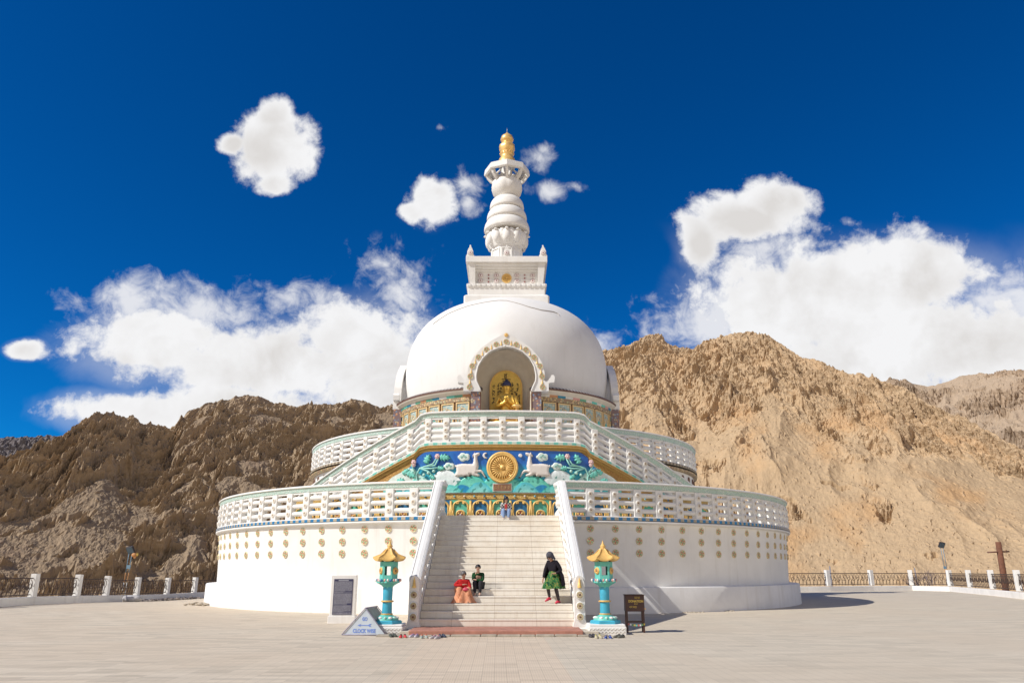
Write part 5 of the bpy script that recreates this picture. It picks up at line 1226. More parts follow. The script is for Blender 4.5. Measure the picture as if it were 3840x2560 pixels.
# woman in green and black
z5, y5 = tread(5)
w2_ = thing('person', 'person in a dark green top and grey leggings sitting with one hand at the chin', 'person', (-.66, y5 + .20, z5), radians(-4), 'people on the stairs')
J = sit_joints(.20, .105, .16, .08, .36); J['wrR'] = (-.07, -.30, .50); J['hdR'] = (-.02, -.31, .57); J['elR'] = (-.15, -.33, .29); J['wrL'] = (-.06, -.34, .30); J['hdL'] = (-.14, -.35, .31); J['elL'] = (.17, -.28, .27)
m_dgreen = cloth_mat('dark_green_top', [(.008, .012, .022), (.012, .055, .02), (.02, .10, .03)], 4); m_grey = cloth_mat('grey_leggings', [(.02, .02, .024), (.045, .045, .052), (.03, .03, .034)], 9)
person(w2_, J, SCL, m_skin2, m_hair, 'short', (.05, -1, 0), ('top', m_dgreen), 1.14, ('leggings', m_grey), 1.22)
# walking woman in black shawl, patterned tunic
z3_, y3 = tread(3)
w3 = thing('person', 'person in a black shawl, grey headscarf and green patterned tunic walking down the steps', 'person', (1.70, y3 + .17, z3_), radians(-42), 'people on the stairs')
J = dict(pelvis=(0, -.06, .80), chest=(0, -.15, 1.08), neck=(0, -.23, 1.24), head=(0, -.31, 1.36), shL=(.17, -.18, 1.18), shR=(-.17, -.18, 1.18), elL=(.27, -.10, .94), elR=(-.25, -.24, .93), wrL=(.17, -.26, .86), wrR=(-.24, -.34, .72), hdL=(.10, -.33, .86), hdR=(-.25, -.37, .62),
     hipL=(.085, -.05, .79), hipR=(-.085, -.06, .78), knL=(.10, -.16, .42), knR=(-.11, -.30, .50), anL=(.09, -.02, .07), anR=(-.12, -.20, .16), toL=(.10, -.17, .02), toR=(-.13, -.36, .07))
J = {k: (v[0], v[1] + .06, v[2]) for k, v in J.items()}
m_black = cloth_mat('black_shawl', [(.012, .010, .016), (.022, .019, .026), (.010, .009, .013)], 6)
m_tunic = cloth_mat('green_print', [(.006, .022, .016), (.010, .10, .04), (.03, .16, .045), (.24, .22, .05), (.01, .07, .04), (.01, .02, .03)], 13)
bd, P_, at3 = person(w3, J, 1.0, m_skin, m_hair, 'scarf', (0, -.85, -.5), ('jacket', m_black), 1.30, ('leggings', m_dark), 1.05)
drape(w3, 'tunic', m_tunic, [((0, -.02, .98), (.16, .13)), ((0, -.03, .84), (.20, .17)), ((0, -.06, .70), (.24, .22)), ((.0, -.08, .56), (.29, .27)), ((0, -.08, .42), (.33, .31))], 36, 7, .07, 5)
sh = MB(); n = 26; vs = []; fs = []     # shawl hanging over shoulders and back
for i in range(9):
    t = i / 8
    for k in range(n + 1):
        a = -.35 + (pi + .7) * k / n; rx = .13 + .17 * min(1, t * 1.6) + .05 * t; ry = .10 + .10 * min(1, t * 1.5) + .04 * t; w = 1 + .05 * t * sin(a * 7 + 1)
        vs.append((rx * w * cos(a), -.11 + .10 * t + ry * w * sin(a), 1.24 - .72 * t + .03 * sin(a * 5) * t))
for i in range(8):
    for k in range(n): fs.append((i * (n + 1) + k, i * (n + 1) + k + 1, (i + 1) * (n + 1) + k + 1, (i + 1) * (n + 1) + k))
sh.add(vs, fs, 0, True); sh.build('shawl', m_black, w3)
b = MB(); n = 20; vs = []; fs = []      # headscarf
for i in range(12):
    th = pi * .80 * i / 11
    for k in range(n):
        a_ = 2 * pi * k / n; fw = max(0, cos(a_)); tt = th * (1 - .45 * fw); r_ = .112 * sin(min(tt, 1.75)) + .02 * max(0, tt - 1.5)
        vs.append(at3(sin(a_) * r_, .02 + .12 * cos(tt) - (.06 * max(0, tt - 1.5)), cos(a_) * r_ * 1.05 - .014))
for i in range(11):
    for k in range(n): q = (k + 1) % n; fs.append((i * n + k, i * n + q, (i + 1) * n + q, (i + 1) * n + k))
b.add(vs, fs, 0, True); b.build('headscarf', cloth_mat('grey_scarf', [(.03, .03, .045), (.10, .10, .12), (.05, .05, .07)], 14), w3)
for sd, (ax, ay, az), (tx, ty, tz) in (('L', J['anL'], J['toL']), ('R', J['anR'], J['toR'])):
    b = MB(); b.tube([(ax, ay + .04, az - .035), (ax, ay - .03, az - .02), ((ax + tx) / 2, (ay + ty) / 2, (az + tz) / 2 - .0), (tx, ty - .03, tz + .0)], [.035, .044, .042, .022], 10); b.build('slipper', simple('pink_slipper', (.62, .04, .08), .45), w3)
# person reading on the landing
w4 = thing('person', 'person in a black and white checked shirt and jeans sitting atop the stairs', 'person', (.17, YT + .17, ZT), radians(2), 'people on the stairs')
J = sit_joints(.20, .12, .17, .10, .42); J['head'] = (0, -.32, .66); J['wrL'] = (.05, -.30, .24); J['wrR'] = (-.05, -.30, .24); J['hdL'] = (0, -.36, .24); J['hdR'] = (0, -.36, .22); J['elL'] = (.21, -.18, .24); J['elR'] = (-.21, -.18, .24)
def mat_check():
    N = material('checked_cloth'); tc = N.new('ShaderNodeTexCoord'); c = N.new('ShaderNodeTexChecker'); N.l.new(tc.outputs['Object'], c.inputs[0]); c.inputs['Scale'].default_value = 17
    c.inputs[1].default_value = (.03, .03, .035, 1); c.inputs[2].default_value = (.62, .60, .58, 1); N.l.new(c.outputs[0], N.b.inputs['Base Color']); N.b.inputs['Roughness'].default_value = .85; return N.mat
person(w4, J, SCL, m_skin2, m_hair, 'long', (0, -.72, -.70), ('shirt', mat_check()), 1.22, ('jeans', cloth_mat('blue_jeans', [(.16, .24, .42), (.26, .36, .55), (.20, .29, .48)], 9)), 1.28)
b = MB(); b.box(-.045, .045, -.265, -.235, .25, .42, bev=.01); b.build('undershirt', simple('red_shirt', (.45, .03, .03), .7), w4)
for e in (-1, 1):
    b = MB(); b.tube([(e * .09, -.34, -.155), (e * .093, -.42, -.155), (e * .097, -.53, -.168)], [.036, .04, .026], 10); b.build('shoe', simple('pale_shoe', (.55, .52, .47), .6), w4)

# ------------------------------------------------------------------ golden statue in the niche
gb = thing('statue', 'golden seated Buddha statue with hands joined at the chest inside the arched niche', 'statue', (.16, -6.35, 9.62))
k_ = 2.55
J = {'pelvis': (0, 0, .20), 'waist': (0, -.01, .36), 'chest': (0, -.01, .54), 'collar': (0, -.0, .655), 'neck': (0, -.0, .705), 'jaw': (0, -.02, .775), 'head': (0, -.01, .845), 'crown': (0, 0, .915),
     'shL': (.175, 0, .61), 'shR': (-.175, 0, .61), 'elL': (.25, -.07, .38), 'elR': (-.25, -.07, .38), 'wrL': (.07, -.19, .47), 'wrR': (-.06, -.19, .44), 'pmL': (.02, -.20, .54), 'pmR': (-.005, -.20, .51),
     'hpL': (.10, -.02, .14), 'hpR': (-.10, -.02, .14), 'knL': (.36, -.16, .10), 'knR': (-.36, -.16, .10), 'ftL': (-.05, -.30, .10), 'ftR': (.05, -.26, .14)}
R_ = {'pelvis': (.17, .13), 'waist': (.135, .10), 'chest': (.165, .11), 'collar': (.09, .07), 'neck': .05, 'jaw': (.07, .065), 'head': (.092, .088), 'crown': (.07, .065), 'shL': .068, 'shR': .068, 'elL': .058, 'elR': .058, 'wrL': .035, 'wrR': .035, 'pmL': (.035, .03), 'pmR': (.035, .03), 'hpL': .11, 'hpR': .11, 'knL': .085, 'knR': .085, 'ftL': .05, 'ftR': .05}
bones = [('pelvis', 'waist'), ('waist', 'chest'), ('chest', 'collar'), ('collar', 'neck'), ('neck', 'jaw'), ('jaw', 'head'), ('head', 'crown')] + [(a + s_, b_ + s_) for s_ in 'LR' for a, b_ in (('sh', 'el'), ('el', 'wr'), ('wr', 'pm'), ('hp', 'kn'), ('kn', 'ft'))] + [('chest', 'shL'), ('chest', 'shR'), ('pelvis', 'hpL'), ('pelvis', 'hpR')]
jj = {n: (tuple(x * k_ for x in p), (tuple(x * k_ for x in R_[n]) if isinstance(R_[n], tuple) else R_[n] * k_)) for n, p in J.items()}
gbo = skin_mesh('body', jj, bones, m_statue, 2, 'pelvis'); gbo.parent = gb
b = MB(); fi_ = MB()
for e in (-1, 1):
    for q in range(4): b.tube([(e * (.02 + .012 * q) * k_, -.235 * k_, .50 * k_), (e * (.015 + .006 * q) * k_, -.25 * k_, (.555 + .01 * q) * k_), (e * .004 * q * k_, -.235 * k_, (.59 - .008 * abs(q - 1)) * k_)], .010 * k_, 6)
b.build('fingers', m_statue, gb)
b = MB()
for e in (-1, 1): b.tube([(e * .022 * k_, -.098 * k_, .862 * k_), (e * .04 * k_, -.094 * k_, .858 * k_), (e * .058 * k_, -.082 * k_, .862 * k_)], .005 * k_, 5)
b.tube([(-.02 * k_, -.094 * k_, .785 * k_), (.02 * k_, -.094 * k_, .785 * k_)], .006 * k_, 5); b.build('face_paint', m_brown, gb)
b = MB(); b.tube([(0, -.09 * k_, .86 * k_), (0, -.115 * k_, .82 * k_)], [.01 * k_, .016 * k_], 6)
for e in (-1, 1): b.ball((e * .098 * k_, 0, .82 * k_), .02 * k_, 8, 0, (.5, .8, 2.4))
b.build('nose_and_ears', m_statue, gb)
b = MB(); b.lathe([(.100, .865), (.104, .90), (.092, .945), (.06, .972), (.045, .98), (.04, 1.0), (.02, 1.018), (.001, 1.02)], 24, 0, True, Matrix.Scale(k_, 4)); b.build('hair', simple('blue_black_hair', (.03, .035, .09), .5), gb)
for q in range(7):     # robe folds
    pass
b = MB()
for q in range(8):
    t = q / 7; b.tube([((-.17 + .02 * q) * k_, -.06 * k_, (.63 - .02 * q) * k_), ((-.10 + .03 * q) * k_, (-.135) * k_, (.50 - .025 * q) * k_), ((.0 + .03 * q) * k_, -.150 * k_, (.40 - .02 * q) * k_), ((.12 + .012 * q) * k_, -.12 * k_, (.36 - .012 * q) * k_)], .009 * k_, 5)
    b.tube([(.12 * k_, -.10 * k_, (.62 - .012 * q) * k_), ((.16 + .01 * q) * k_, -.10 * k_, (.50 - .02 * q) * k_), ((.2 + .01 * q) * k_, -.12 * k_, (.38 - .012 * q) * k_)], .008 * k_, 5)
b.build('robe_folds', m_statue, gb)
ps = MB(); ps.lathe([(1.05, -.75), (1.05, -.1), (1.15, -.02), (1.1, .05), (.9, .1)], 32, 0, True, Matrix.Scale(.8, 4, (0, 1, 0))); ps.build('seat', m_goldm, gb)
tag(gb, group=None)
hb = thing('halo_board', 'round topped golden board with dark brushed characters behind the statue', 'panel', (.12, -5.62, 9.3))
pts = [(-.93, 0), (-.93, 2.65)] + [(-.93 * cos(g), 2.65 + .98 * sin(g)) for g in [pi * j / 16 for j in range(1, 16)]] + [(.93, 2.65), (.93, 0)]
b = MB(); b.prism(pts, -.03, .03); b.build('board', simple('gold_leaf', (0.66, 0.44, 0.09), .45, .3, .12, 4), hb)
b = MB(); b.tube([(x, -.04, z) for x, z in pts], .035, 6); b.build('board_rim', m_gold, hb)
def glyphs(txt, size, mat, parent, loc, rot=(radians(90), 0, 0), name='lettering', ext=.002, align='CENTER', spacing=1.0, line=1.0, width=None, bold=0.0):
    c = bpy.data.curves.new(name, 'FONT'); c.body = txt; c.size = size; c.extrude = ext; c.align_x = align; c.align_y = 'CENTER'; c.space_character = spacing; c.space_line = line; c.offset = bold
    o = bpy.data.objects.new(name, c); COL.objects.link(o); dg = bpy.context.evaluated_depsgraph_get(); dg.update()
    m = bpy.data.meshes.new_from_object(o.evaluated_get(dg), depsgraph=dg); bpy.data.objects.remove(o); 
    o = bpy.data.objects.new(name, m); COL.objects.link(o); m.materials.clear(); m.materials.append(mat); o.parent = parent; o.location = loc; o.rotation_euler = rot
    if width and o.dimensions.x > 0: bpy.context.view_layer.update(); o.scale = (width / max(1e-6, (max(v.co.x for v in m.vertices) - min(v.co.x for v in m.vertices))), 1, 1)
    return o
m_ink = simple('black_ink', (.02, .02, .03), .6)
rg = random.Random(12)
def brush_column(b, x, z0, z1, w, step):
    z = z0
    while z > z1:
        for j in range(6):
            cx = x + rg.uniform(-w, w) * .5; cz = z - rg.uniform(0, step * .8); a = rg.choice([0, 0, 1.57, .8, -.8]); L = rg.uniform(.25, .6) * w
            b.tube([(cx - L * cos(a), -.045, cz - L * sin(a)), (cx, -.047, cz + .01), (cx + L * cos(a), -.045, cz + L * sin(a))], [.012, .017, .006], 5)
        z -= step
b = MB(); brush_column(b, 0.0, 3.42, 2.75, .20, .30)
b.tube([(-.22, -.045, 2.98), (0, -.047, 3.06), (.22, -.045, 2.98)], .02, 5); b.tube([(-.26, -.045, 3.12), (0, -.047, 3.12), (.28, -.045, 3.10)], .018, 5); b.tube([(0, -.045, 3.46), (0, -.047, 2.8)], .02, 5)
for (x, z0, z1, w, stp) in ((-.72, 2.75, 1.55, .12, .24), (-.45, 2.85, 2.2, .10, .2), (-.30, 2.9, 2.3, .12, .22), (.36, 2.9, 2.2, .16, .3), (.68, 2.85, 1.9, .13, .26), (.56, 2.4, 1.7, .1, .2), (.80, 2.2, 1.4, .05, .13)): brush_column(b, x, z0, z1, w, stp)
b.build('brushed_characters', m_ink, hb)
bw = thing('offering_bowl', 'small golden bowl beside the seated statue', 'bowl', (.72, -7.0, 10.42))
b = MB(); b.lathe([(.05, -.9), (.07, 0.0), (.2, .0), (.27, .06), (.28, .12), (.25, .15), (.2, .17), (.001, .18)], 28, 0, True, Matrix.Scale(1, 4)); b.build('bowl', m_goldm, bw)

# ------------------------------------------------------------------ stone lanterns
m_lt = simple('turquoise_paint', (0.13, 0.50, 0.42), .5, 0, .14, 4, .12, 20); m_lb = simple('blue_column_paint', (0.05, 0.36, 0.50), .5, 0, .2, 3, .12, 20); m_lg = simple('ochre_roof_paint', (0.72, 0.45, 0.14), .5, .1, .12, 5, .12, 20)
m_db = simple('deep_blue_paint', (.03, .14, .34), .5)
def lantern(x, y, label):
    t = thing('stone_lantern', label, 'lantern', (x, y, 0), 0, 'painted stone lanterns at the foot of the stairs')
    b = MB(); b.box(-.52, .52, -.46, .46, -.02, .22, bev=.02); b.box(-.50, .50, -.44, .44, .22, .27, bev=.02)
    for k in range(10):
        xx = -.45 + .1 * k; b.tube([(xx + .04 * cos(g), -.465, .12 + .05 * sin(g)) for g in [pi * q / 6 for q in range(7)]], .010, 5); b.tube([(xx - .04, -.465, .05), (xx, -.467, .10), (xx + .04, -.465, .05)], .008, 5)
    b.build('pedestal', m_whitew, t)
    b = MB(); b.lathe([(.43, .262), (.43, .335), (.40, .36), (.001, .365)], 6, 0, False); b.build('base', m_lb, t)
    b = MB(); b.lathe([(.34, .35), (.33, .40), (.24, .46), (.16, .50), (.15, .53)], 24, 0, True); Pt = b.build('petal_base', m_lt, t)
    b = MB()
    for k in range(12): a = 2 * pi * k / 12; b.ball((.27 * cos(a), .27 * sin(a), .425), .075, 8, k % 2, (.6 + .5 * abs(cos(a)), .6 + .5 * abs(sin(a)), .55))
    b.build('petals', [m_whitep, m_mint], Pt); b = MB(); b.lathe([(.16, .505), (.175, .52), (.16, .54)], 24, 0); b.build('ring', m_lg, t)
    b = MB(); b.lathe([(.142, .52), (.132, .86), (.140, 1.24)], 24, 0); b.build('column', m_lb, t)
    b = MB(); b.lathe([(.14, .835), (.175, .845), (.18, .86), (.175, .875), (.14, .885)], 24, 0); b.build('ring', m_lg, t)
    b = MB(); b.lathe([(.142, 1.20), (.15, 1.24), (.20, 1.29), (.30, 1.34), (.35, 1.355), (.35, 1.42), (.33, 1.425), (.001, 1.43)], 6, 0, False, Matrix.Rotation(pi / 6, 4, 'Z')); b.build('capital', m_lt, t)
    b = MB()
    for k in range(24):
        a = 2 * pi * k / 24 + .1; c6 = cos(pi / 6) / cos(((a + 2 * pi) % (pi / 3)) - pi / 6); r_ = .365 * c6
        b.ball((r_ * cos(a), r_ * sin(a), 1.425), .036, 8, k % 3, (.8, .8, 1.25))
    b.build('petal_rim', [m_whitep, m_db, m_pink], t)
    # hexagonal firebox with open windows; faces at 30 deg steps so one looks forward
    b = MB(); rr = .255
    for k in range(6):
        Mx = Matrix.Rotation(k * pi / 3, 4, 'Z'); ap = rr * cos(pi / 6); hw = rr / 2 + .002
        if k % 3 == 0:
            b.box(-hw, -.085, -ap, -ap + .05, 1.43, 1.93, M=Mx); b.box(.085, hw, -ap, -ap + .05, 1.43, 1.93, M=Mx); b.box(-.085, .085, -ap, -ap + .05, 1.43, 1.56, M=Mx); b.box(-.085, .085, -ap, -ap + .05, 1.80, 1.93, M=Mx)
        else: b.box(-hw, hw, -ap, -ap + .04, 1.43, 1.93, M=Mx)
    fb_ = b.build('firebox', m_lt, t)
    for k in (1, 2, 4, 5):
        a = k * pi / 3; o = MB(); o.lathe([(.095, -.01), (.10, .02), (.085, .035), (.03, .03)], 18, 0, True, M90 @ Matrix.Identity(4)); o.lathe([(.03, .03), (.001, .045)], 10, 1, True, M90)
        for q in range(10): o.ball((.06 * cos(q * .628), -.035, .06 * sin(q * .628)), .018, 6, 0)
        ap = rr * cos(pi / 6); o.build('round_boss', [m_lg, m_brown], fb_, loc=(ap * sin(a), -ap * cos(a), 1.68), rot=(0, 0, a))
    # roof with upturned corners
    vs = []; fs = []; n = 36
    PR = [(.30, 1.925), (.44, 1.945), (.445, 1.985), (.36, 2.03), (.25, 2.10), (.16, 2.19), (.10, 2.27), (.075, 2.29)]
    for (r_, z) in PR:
        for k in range(n):
            a = 2 * pi * k / n; f6 = ((a) % (pi / 3)) / (pi / 3); corner = abs(2 * f6 - 1) ** 3; hx = cos(pi / 6) / cos((a % (pi / 3)) - pi / 6)
            edge_ = max(0, (r_ - .2) / .24); vs.append((r_ * hx * (1 + .06 * corner * edge_) * cos(a), r_ * hx * (1 + .06 * corner * edge_) * sin(a), z + .055 * corner * edge_ + .02 * corner))
    for i in range(len(PR) - 1):
        for k in range(n): q = (k + 1) % n; fs.append((i * n + k, i * n + q, (i + 1) * n + q, (i + 1) * n + k))
    b = MB(); b.add(vs, fs); b.lathe([(.31, 1.93), (.001, 1.93)], 12)
    for k in range(6):
        a = k * pi / 3; b.tube([(.46 * cos(a), .46 * sin(a), 2.045), (.36 * cos(a), .36 * sin(a), 2.085), (.25 * cos(a), .25 * sin(a), 2.13), (.12 * cos(a), .12 * sin(a), 2.27)], [.022, .018, .016, .012], 6)
    b.build('roof', m_lg, t)
    b = MB(); b.lathe([(.075, 2.28), (.085, 2.30), (.06, 2.32), (.085, 2.35), (.07, 2.385), (.045, 2.40), (.02, 2.47), (.002, 2.53)], 16, 0); b.build('finial', m_lg, t)
    return t
lantern(3.0, -25.95, 'turquoise and gold stone lantern beside the brown donation box'); lantern(-3.14, -26.0, 'turquoise and gold stone lantern behind the triangular sign')

# ------------------------------------------------------------------ signs and the donation box
t = thing('information_board', 'white upright slab with a dark inscribed plate full of tiny lines, against the drum', 'sign', (-5.32, -21.5, 0), radians(3))
b = MB(); b.box(-.45, .45, -.22, .30, -.02, .23, bev=.01); b.box(-.42, .42, -.17, .22, .225, 1.53, bev=.012); b.build('slab', m_whitew, t)
b = MB(); b.box(-.32, .32, -.182, -.168, .27, 1.41); pl_ = b.build('plate', simple('navy_slate', (.03, .03, .085), .35), t)
b = MB(); rg = random.Random(2); z = 1.325; 
b.box(-.17, .17, -.1845, -.1825, 1.352, 1.372)
while z > .285:
    x = -.295; end = .295 if rg.random() > .16 else rg.uniform(-.1, .15)
    while x < end:
        w = rg.uniform(.015, .05); b.box(x, min(x + w, end), -.1845, -.1825, z - .004, z + .004); x += w + .007
    z -= .0215 if end > .2 else .03
b.build('text_lines', simple('pale_lettering', (.50, .50, .53), .6), pl_)

t = thing('folding_sign', 'pale triangular tent sign reading GO CLOCK WISE with a blue arrow', 'sign', (-3.58, -26.02, 0), radians(-7))
Wd, Hh, Dp = .60, .68, .55
b = MB(); b.add([(-Wd, -Dp, 0.01), (Wd, -Dp, 0.01), (0, -Dp, Hh), (-Wd, -Dp + .02, 0.01), (Wd, -Dp + .02, 0.01), (0, -Dp + .02, Hh)], [(0, 1, 2), (5, 4, 3), (0, 3, 4, 1), (1, 4, 5, 2), (2, 5, 3, 0)])
m_pale = simple('pale_blue_board', (.50, .56, .62), .5, 0, .08, 4); b.build('front_board', m_pale, t)
b = MB(); b.add([(-Wd, Dp, 0.01), (Wd, Dp, 0.01), (0, Dp, Hh), (-Wd, Dp - .02, 0.01), (Wd, Dp - .02, 0.01), (0, Dp - .02, Hh)], [(2, 1, 0), (3, 4, 5), (1, 4, 3, 0), (2, 5, 4, 1), (0, 3, 5, 2)]); b.build('back_board', m_pale, t)
m_fr = simple('grey_violet_frame', (.30, .28, .36), .6, 0, .15, 8)
b = MB()
for yy in (-Dp - .01, Dp + .01):
    b.tube([(-Wd - .02, yy, 0.02), (0, yy, Hh + .025), (Wd + .02, yy, 0.02)], .016, 6); b.tube([(-Wd, yy, .02), (Wd, yy, .02)], .014, 6)
b.tube([(0, -Dp - .02, Hh + .02), (0, Dp + .02, Hh + .02)], .022, 6)
for e in (-1, 1): b.tube([(e * Wd * .42, -Dp, Hh * .58), (e * Wd * .42, Dp, Hh * .58)], .012, 6)
b.build('frame', m_fr, t)
m_side = simple('weathered_sheet', (.30, .29, .27), .7, 0, .25, 6)
for e in (-1, 1):
    b = MB(); b.add([(e * .012, -Dp + .03, Hh - .005), (e * .012, Dp - .03, Hh - .005), (e * Wd * .41, Dp - .03, Hh * .6), (e * Wd * .41, -Dp + .03, Hh * .6), (0, -Dp + .03, Hh - .03), (0, Dp - .03, Hh - .03), (e * Wd * .39, Dp - .03, Hh * .585), (e * Wd * .39, -Dp + .03, Hh * .585)], [(0, 1, 2, 3), (7, 6, 5, 4), (3, 2, 6, 7), (0, 3, 7, 4), (1, 5, 6, 2)]); b.build('side_sheet', m_side, t)
m_let = simple('blue_lettering', (.16, .26, .62), .5)
glyphs('GO', .125, m_let, t, (0, -Dp - .004, .42), width=.145, bold=.005); glyphs('CLOCK WISE', .135, m_let, t, (0, -Dp - .004, .115), width=.64, bold=.005)
b = MB(); b.prism([(-.20, .262), (-.11, .295), (-.11, .272), (.10, .272), (.15, .30), (.20, .30), (.155, .262), (.20, .224), (.15, .224), (.10, .252), (-.11, .252), (-.11, .229)], -Dp - .006, -Dp - .002); b.build('arrow', m_let, t)

t = thing('donation_box', 'dark brown wooden donation box with yellow lettering on four legs', 'box', (3.90, -25.50, 0), radians(-2))
m_box = simple('dark_brown_wood', (.060, .022, .016), .4, 0, .25, 5, .2, 30)
b = MB(); b.box(-.27, .27, -.19, .19, .57, 1.0, bev=.008); b.box(-.285, .285, -.205, .205, 1.001, 1.03, bev=.008); b.build('cabinet', m_box, t)
for (x, y) in ((-.235, -.165), (.235, -.165), (-.235, .165), (.235, .165)):
    b = MB(); b.box(x - .022, x + .022, y - .022, y + .022, -.01, .572); b.build('leg', m_box, t)
b = MB(); b.box(-.213, .213, -.18, -.15, .27, .30); b.box(-.213, .213, .15, .18, .27, .30); b.build('stretcher', m_box, t)
m_yel = simple('yellow_lettering', (.70, .50, .10), .5)
glyphs('DONATION', .085, m_yel, t, (.03, -.193, .845), width=.42, bold=.003); glyphs('BOX', .05, m_yel, t, (.03, -.193, .775), width=.10)
try: glyphs('दान पात्र', .075, m_yel, t, (-.055, -.193, .69), width=.21); glyphs('བཀའ་དྲིན', .05, m_yel, t, (.07, -.193, .945), width=.15)
except Exception: pass
fc = [m_red, m_whitep, m_green, simple('yellow_cloth', (.6, .45, .08), .6), m_teal]
b = MB()
for k in range(9):
    x = -.20 + .055 * k; z = .255 - .03 * sin(pi * k / 8); b.add([(x - .022, -.197, z), (x + .022, -.197, z), (x + .02, -.200, z - .05), (x - .02, -.200, z - .05)], [(0, 1, 2, 3)], k % 5)
b.build('small_flags', fc, t)
b = MB(); b.box(-.02, .02, -.03, .03, .62, .66, M=Matrix.Translation((.29, -.1, 0))); b.build('padlock', m_goldm, t)

# ------------------------------------------------------------------ shoes left at the steps
def shoe_mesh(up, sole, inner, lace):
    b = MB(); n = 12; st_ = [(-.12, .030, .045), (-.10, .036, .070), (-.05, .036, .066), (0, .037, .056), (.05, .042, .044), (.09, .040, .034), (.12, .024, .020)]
    vs = []; fs = []
    for (y, w, h) in st_:
        for k in range(n): a = 2 * pi * k / n; vs.append((w * cos(a), -y, .018 + max(0, sin(a)) * h + min(0, sin(a)) * .010))
    for i in range(len(st_) - 1):
        for k in range(n): q = (k + 1) % n; fs.append((i * n + k, (i + 1) * n + k, (i + 1) * n + q, i * n + q))
    fs.append(tuple(range(n))); fs.append(tuple((len(st_) - 1) * n + k for k in range(n - 1, -1, -1)))
    b.add(vs, fs, 0, True)
    b.lathe([(.001, 0), (.040, .0), (.042, .018), (.03, .022)], 16, 1, True, Matrix.Translation((0, .0, 0)) @ Matrix.Scale(3.0, 4, (0, 1, 0)))
    b.ball((0, .06, .078), .026, 10, 2, (1, 1.5, .5))
    for k in range(3): b.tube([(-.022, -.005 - .022 * k, .070 - .008 * k), (.022, -.005 - .022 * k, .070 - .008 * k)], .005, 4, 3)
    return b
SH = [(-2.80, -27.02, 25, ((.05, .06, .045), (.28, .27, .2), (.02, .02, .02), (.1, .1, .1)), 'dark grey shoes, leftmost by the tent sign', 1),
      (-2.50, -27.25, 8, ((.60, .05, .06), (.42, .38, .22), (.03, .01, .01), (.02, .02, .02)), 'bright red and black trainers in the left row', 1),
      (-2.22, -27.12, -20, ((.50, .46, .50), (.62, .58, .58), (.30, .12, .28), (.45, .15, .35)), 'pale grey trainers with purple laces in the left row', 1),
      (-1.93, -27.38, 5, ((.34, .40, .36), (.66, .66, .62), (.52, .12, .04), (.60, .14, .05)), 'white soled trainers with orange tongues in the left row', 1),
      (-1.62, -27.58, -35, ((.46, .42, .42), (.60, .50, .48), (.50, .12, .18), (.5, .3, .33)), 'grey trainers with pink lining, nearest in the left row', 1),
      (-1.48, -27.15, 20, ((.03, .04, .07), (.06, .07, .10), (.02, .02, .02), (.2, .25, .3)), 'navy shoes, rightmost in the left row', 1),
      (2.62, -27.42, 4, ((.50, .44, .30), (.60, .58, .50), (.38, .34, .06), (.5, .45, .1)), 'beige and yellow trainers in front of the right lantern', 1),
      (2.86, -27.55, -6, ((.02, .05, .24), (.66, .68, .70), (.015, .03, .1), (.5, .5, .55)), 'blue trainers with white soles in front of the right lantern', 1),
      (3.18, -27.30, -60, ((.12, .115, .09), (.16, .15, .12), (.03, .03, .03), (.08, .08, .08)), 'olive grey shoes, rightmost by the lantern pedestal', 1),
      (2.50, -27.12, 15, ((.05, .045, .05), (.05, .05, .05), (.02, .02, .02), (.1, .1, .1)), 'black shoes behind the beige trainers', 1)]
for i, (x, y, an, cs, lab, _) in enumerate(SH):
    mt = [simple('shoe_tint', c, .6, 0, .12, 30) for c in cs]; sm_ = shoe_mesh(*cs).mesh('shoe', mt)
    t = thing('pair_of_shoes', lab, 'shoes', (x, y, 0.0), radians(an), 'shoes left at the foot of the stairs')
    for e in (-1, 1): o = put(sm_, 'shoe', t, (e * .058, .02 * e, 0), radians(e * 6), 1.0)

# ------------------------------------------------------------------ things by the boundary wall
m_pole = simple('pale_pole', (.42, .46, .48), .5); m_or = simple('orange_cloth_strip', (.50, .24, .09), .6); m_bl = simple('blue_strip', (.16, .28, .38), .5); m_lampg = simple('lamp_glass', (.10, .16, .22), .15)
def floodlight(x, y, z0, z1, label, lean, flag, az):
    t = thing('floodlight', label, 'floodlight', (x, y, 0), az, 'floodlights on twin poles behind the wall')
    H = z1 - .35; b = MB()
    for e in (-.11, .11):
        p = MB(); L = H - z0; q = [(e + lean * k / 6, 0, z0 + L * k / 6) for k in range(7)]
        p.tube(q[:4], .024, 8, 0); p.tube(q[3:5], .025, 8, 1); p.tube(q[4:], .024, 8, 2); p.build('pole', [m_pole, m_or, m_bl], t)
    b = MB(); b.box(lean - .13, lean + .13, -.03, .03, 1.80, 2.04, 0); b.build('notice', m_bl, t)
    Mx = Matrix.Translation((lean, -.05, z1 - .15)) @ Matrix.Rotation(radians(28), 4, 'X') @ Matrix.Rotation(radians(-14 if lean > 0 else 12), 4, 'Y')
    b = MB(); b.box(-.26, .26, -.10, .08, -.26, .26, 0, M=Mx, bev=.02); b.box(-.22, .22, -.108, -.098, -.22, .22, 1, M=Mx); b.tube([(lean - .12, 0, H - .1), (lean, .05, H + .1), (lean + .12, 0, H - .1)], .02, 6); b.build('lamp_head', [m_dark, m_lampg], t)
    if flag:
        b = MB(); b.ball((lean + .28, -.02, H - .16), .19, 14, 0, (1, .5, .85)); b.ball((lean + .48, -.0, H - .12), .11, 10, 1, (1.0, .4, 1.2)); b.ball((lean + .36, -.03, H - .32), .09, 10, 0, (1.2, .4, 1)); b.build('cloth_bundle', [m_or, simple('yellow_bundle', (.62, .44, .10), .7)], t)
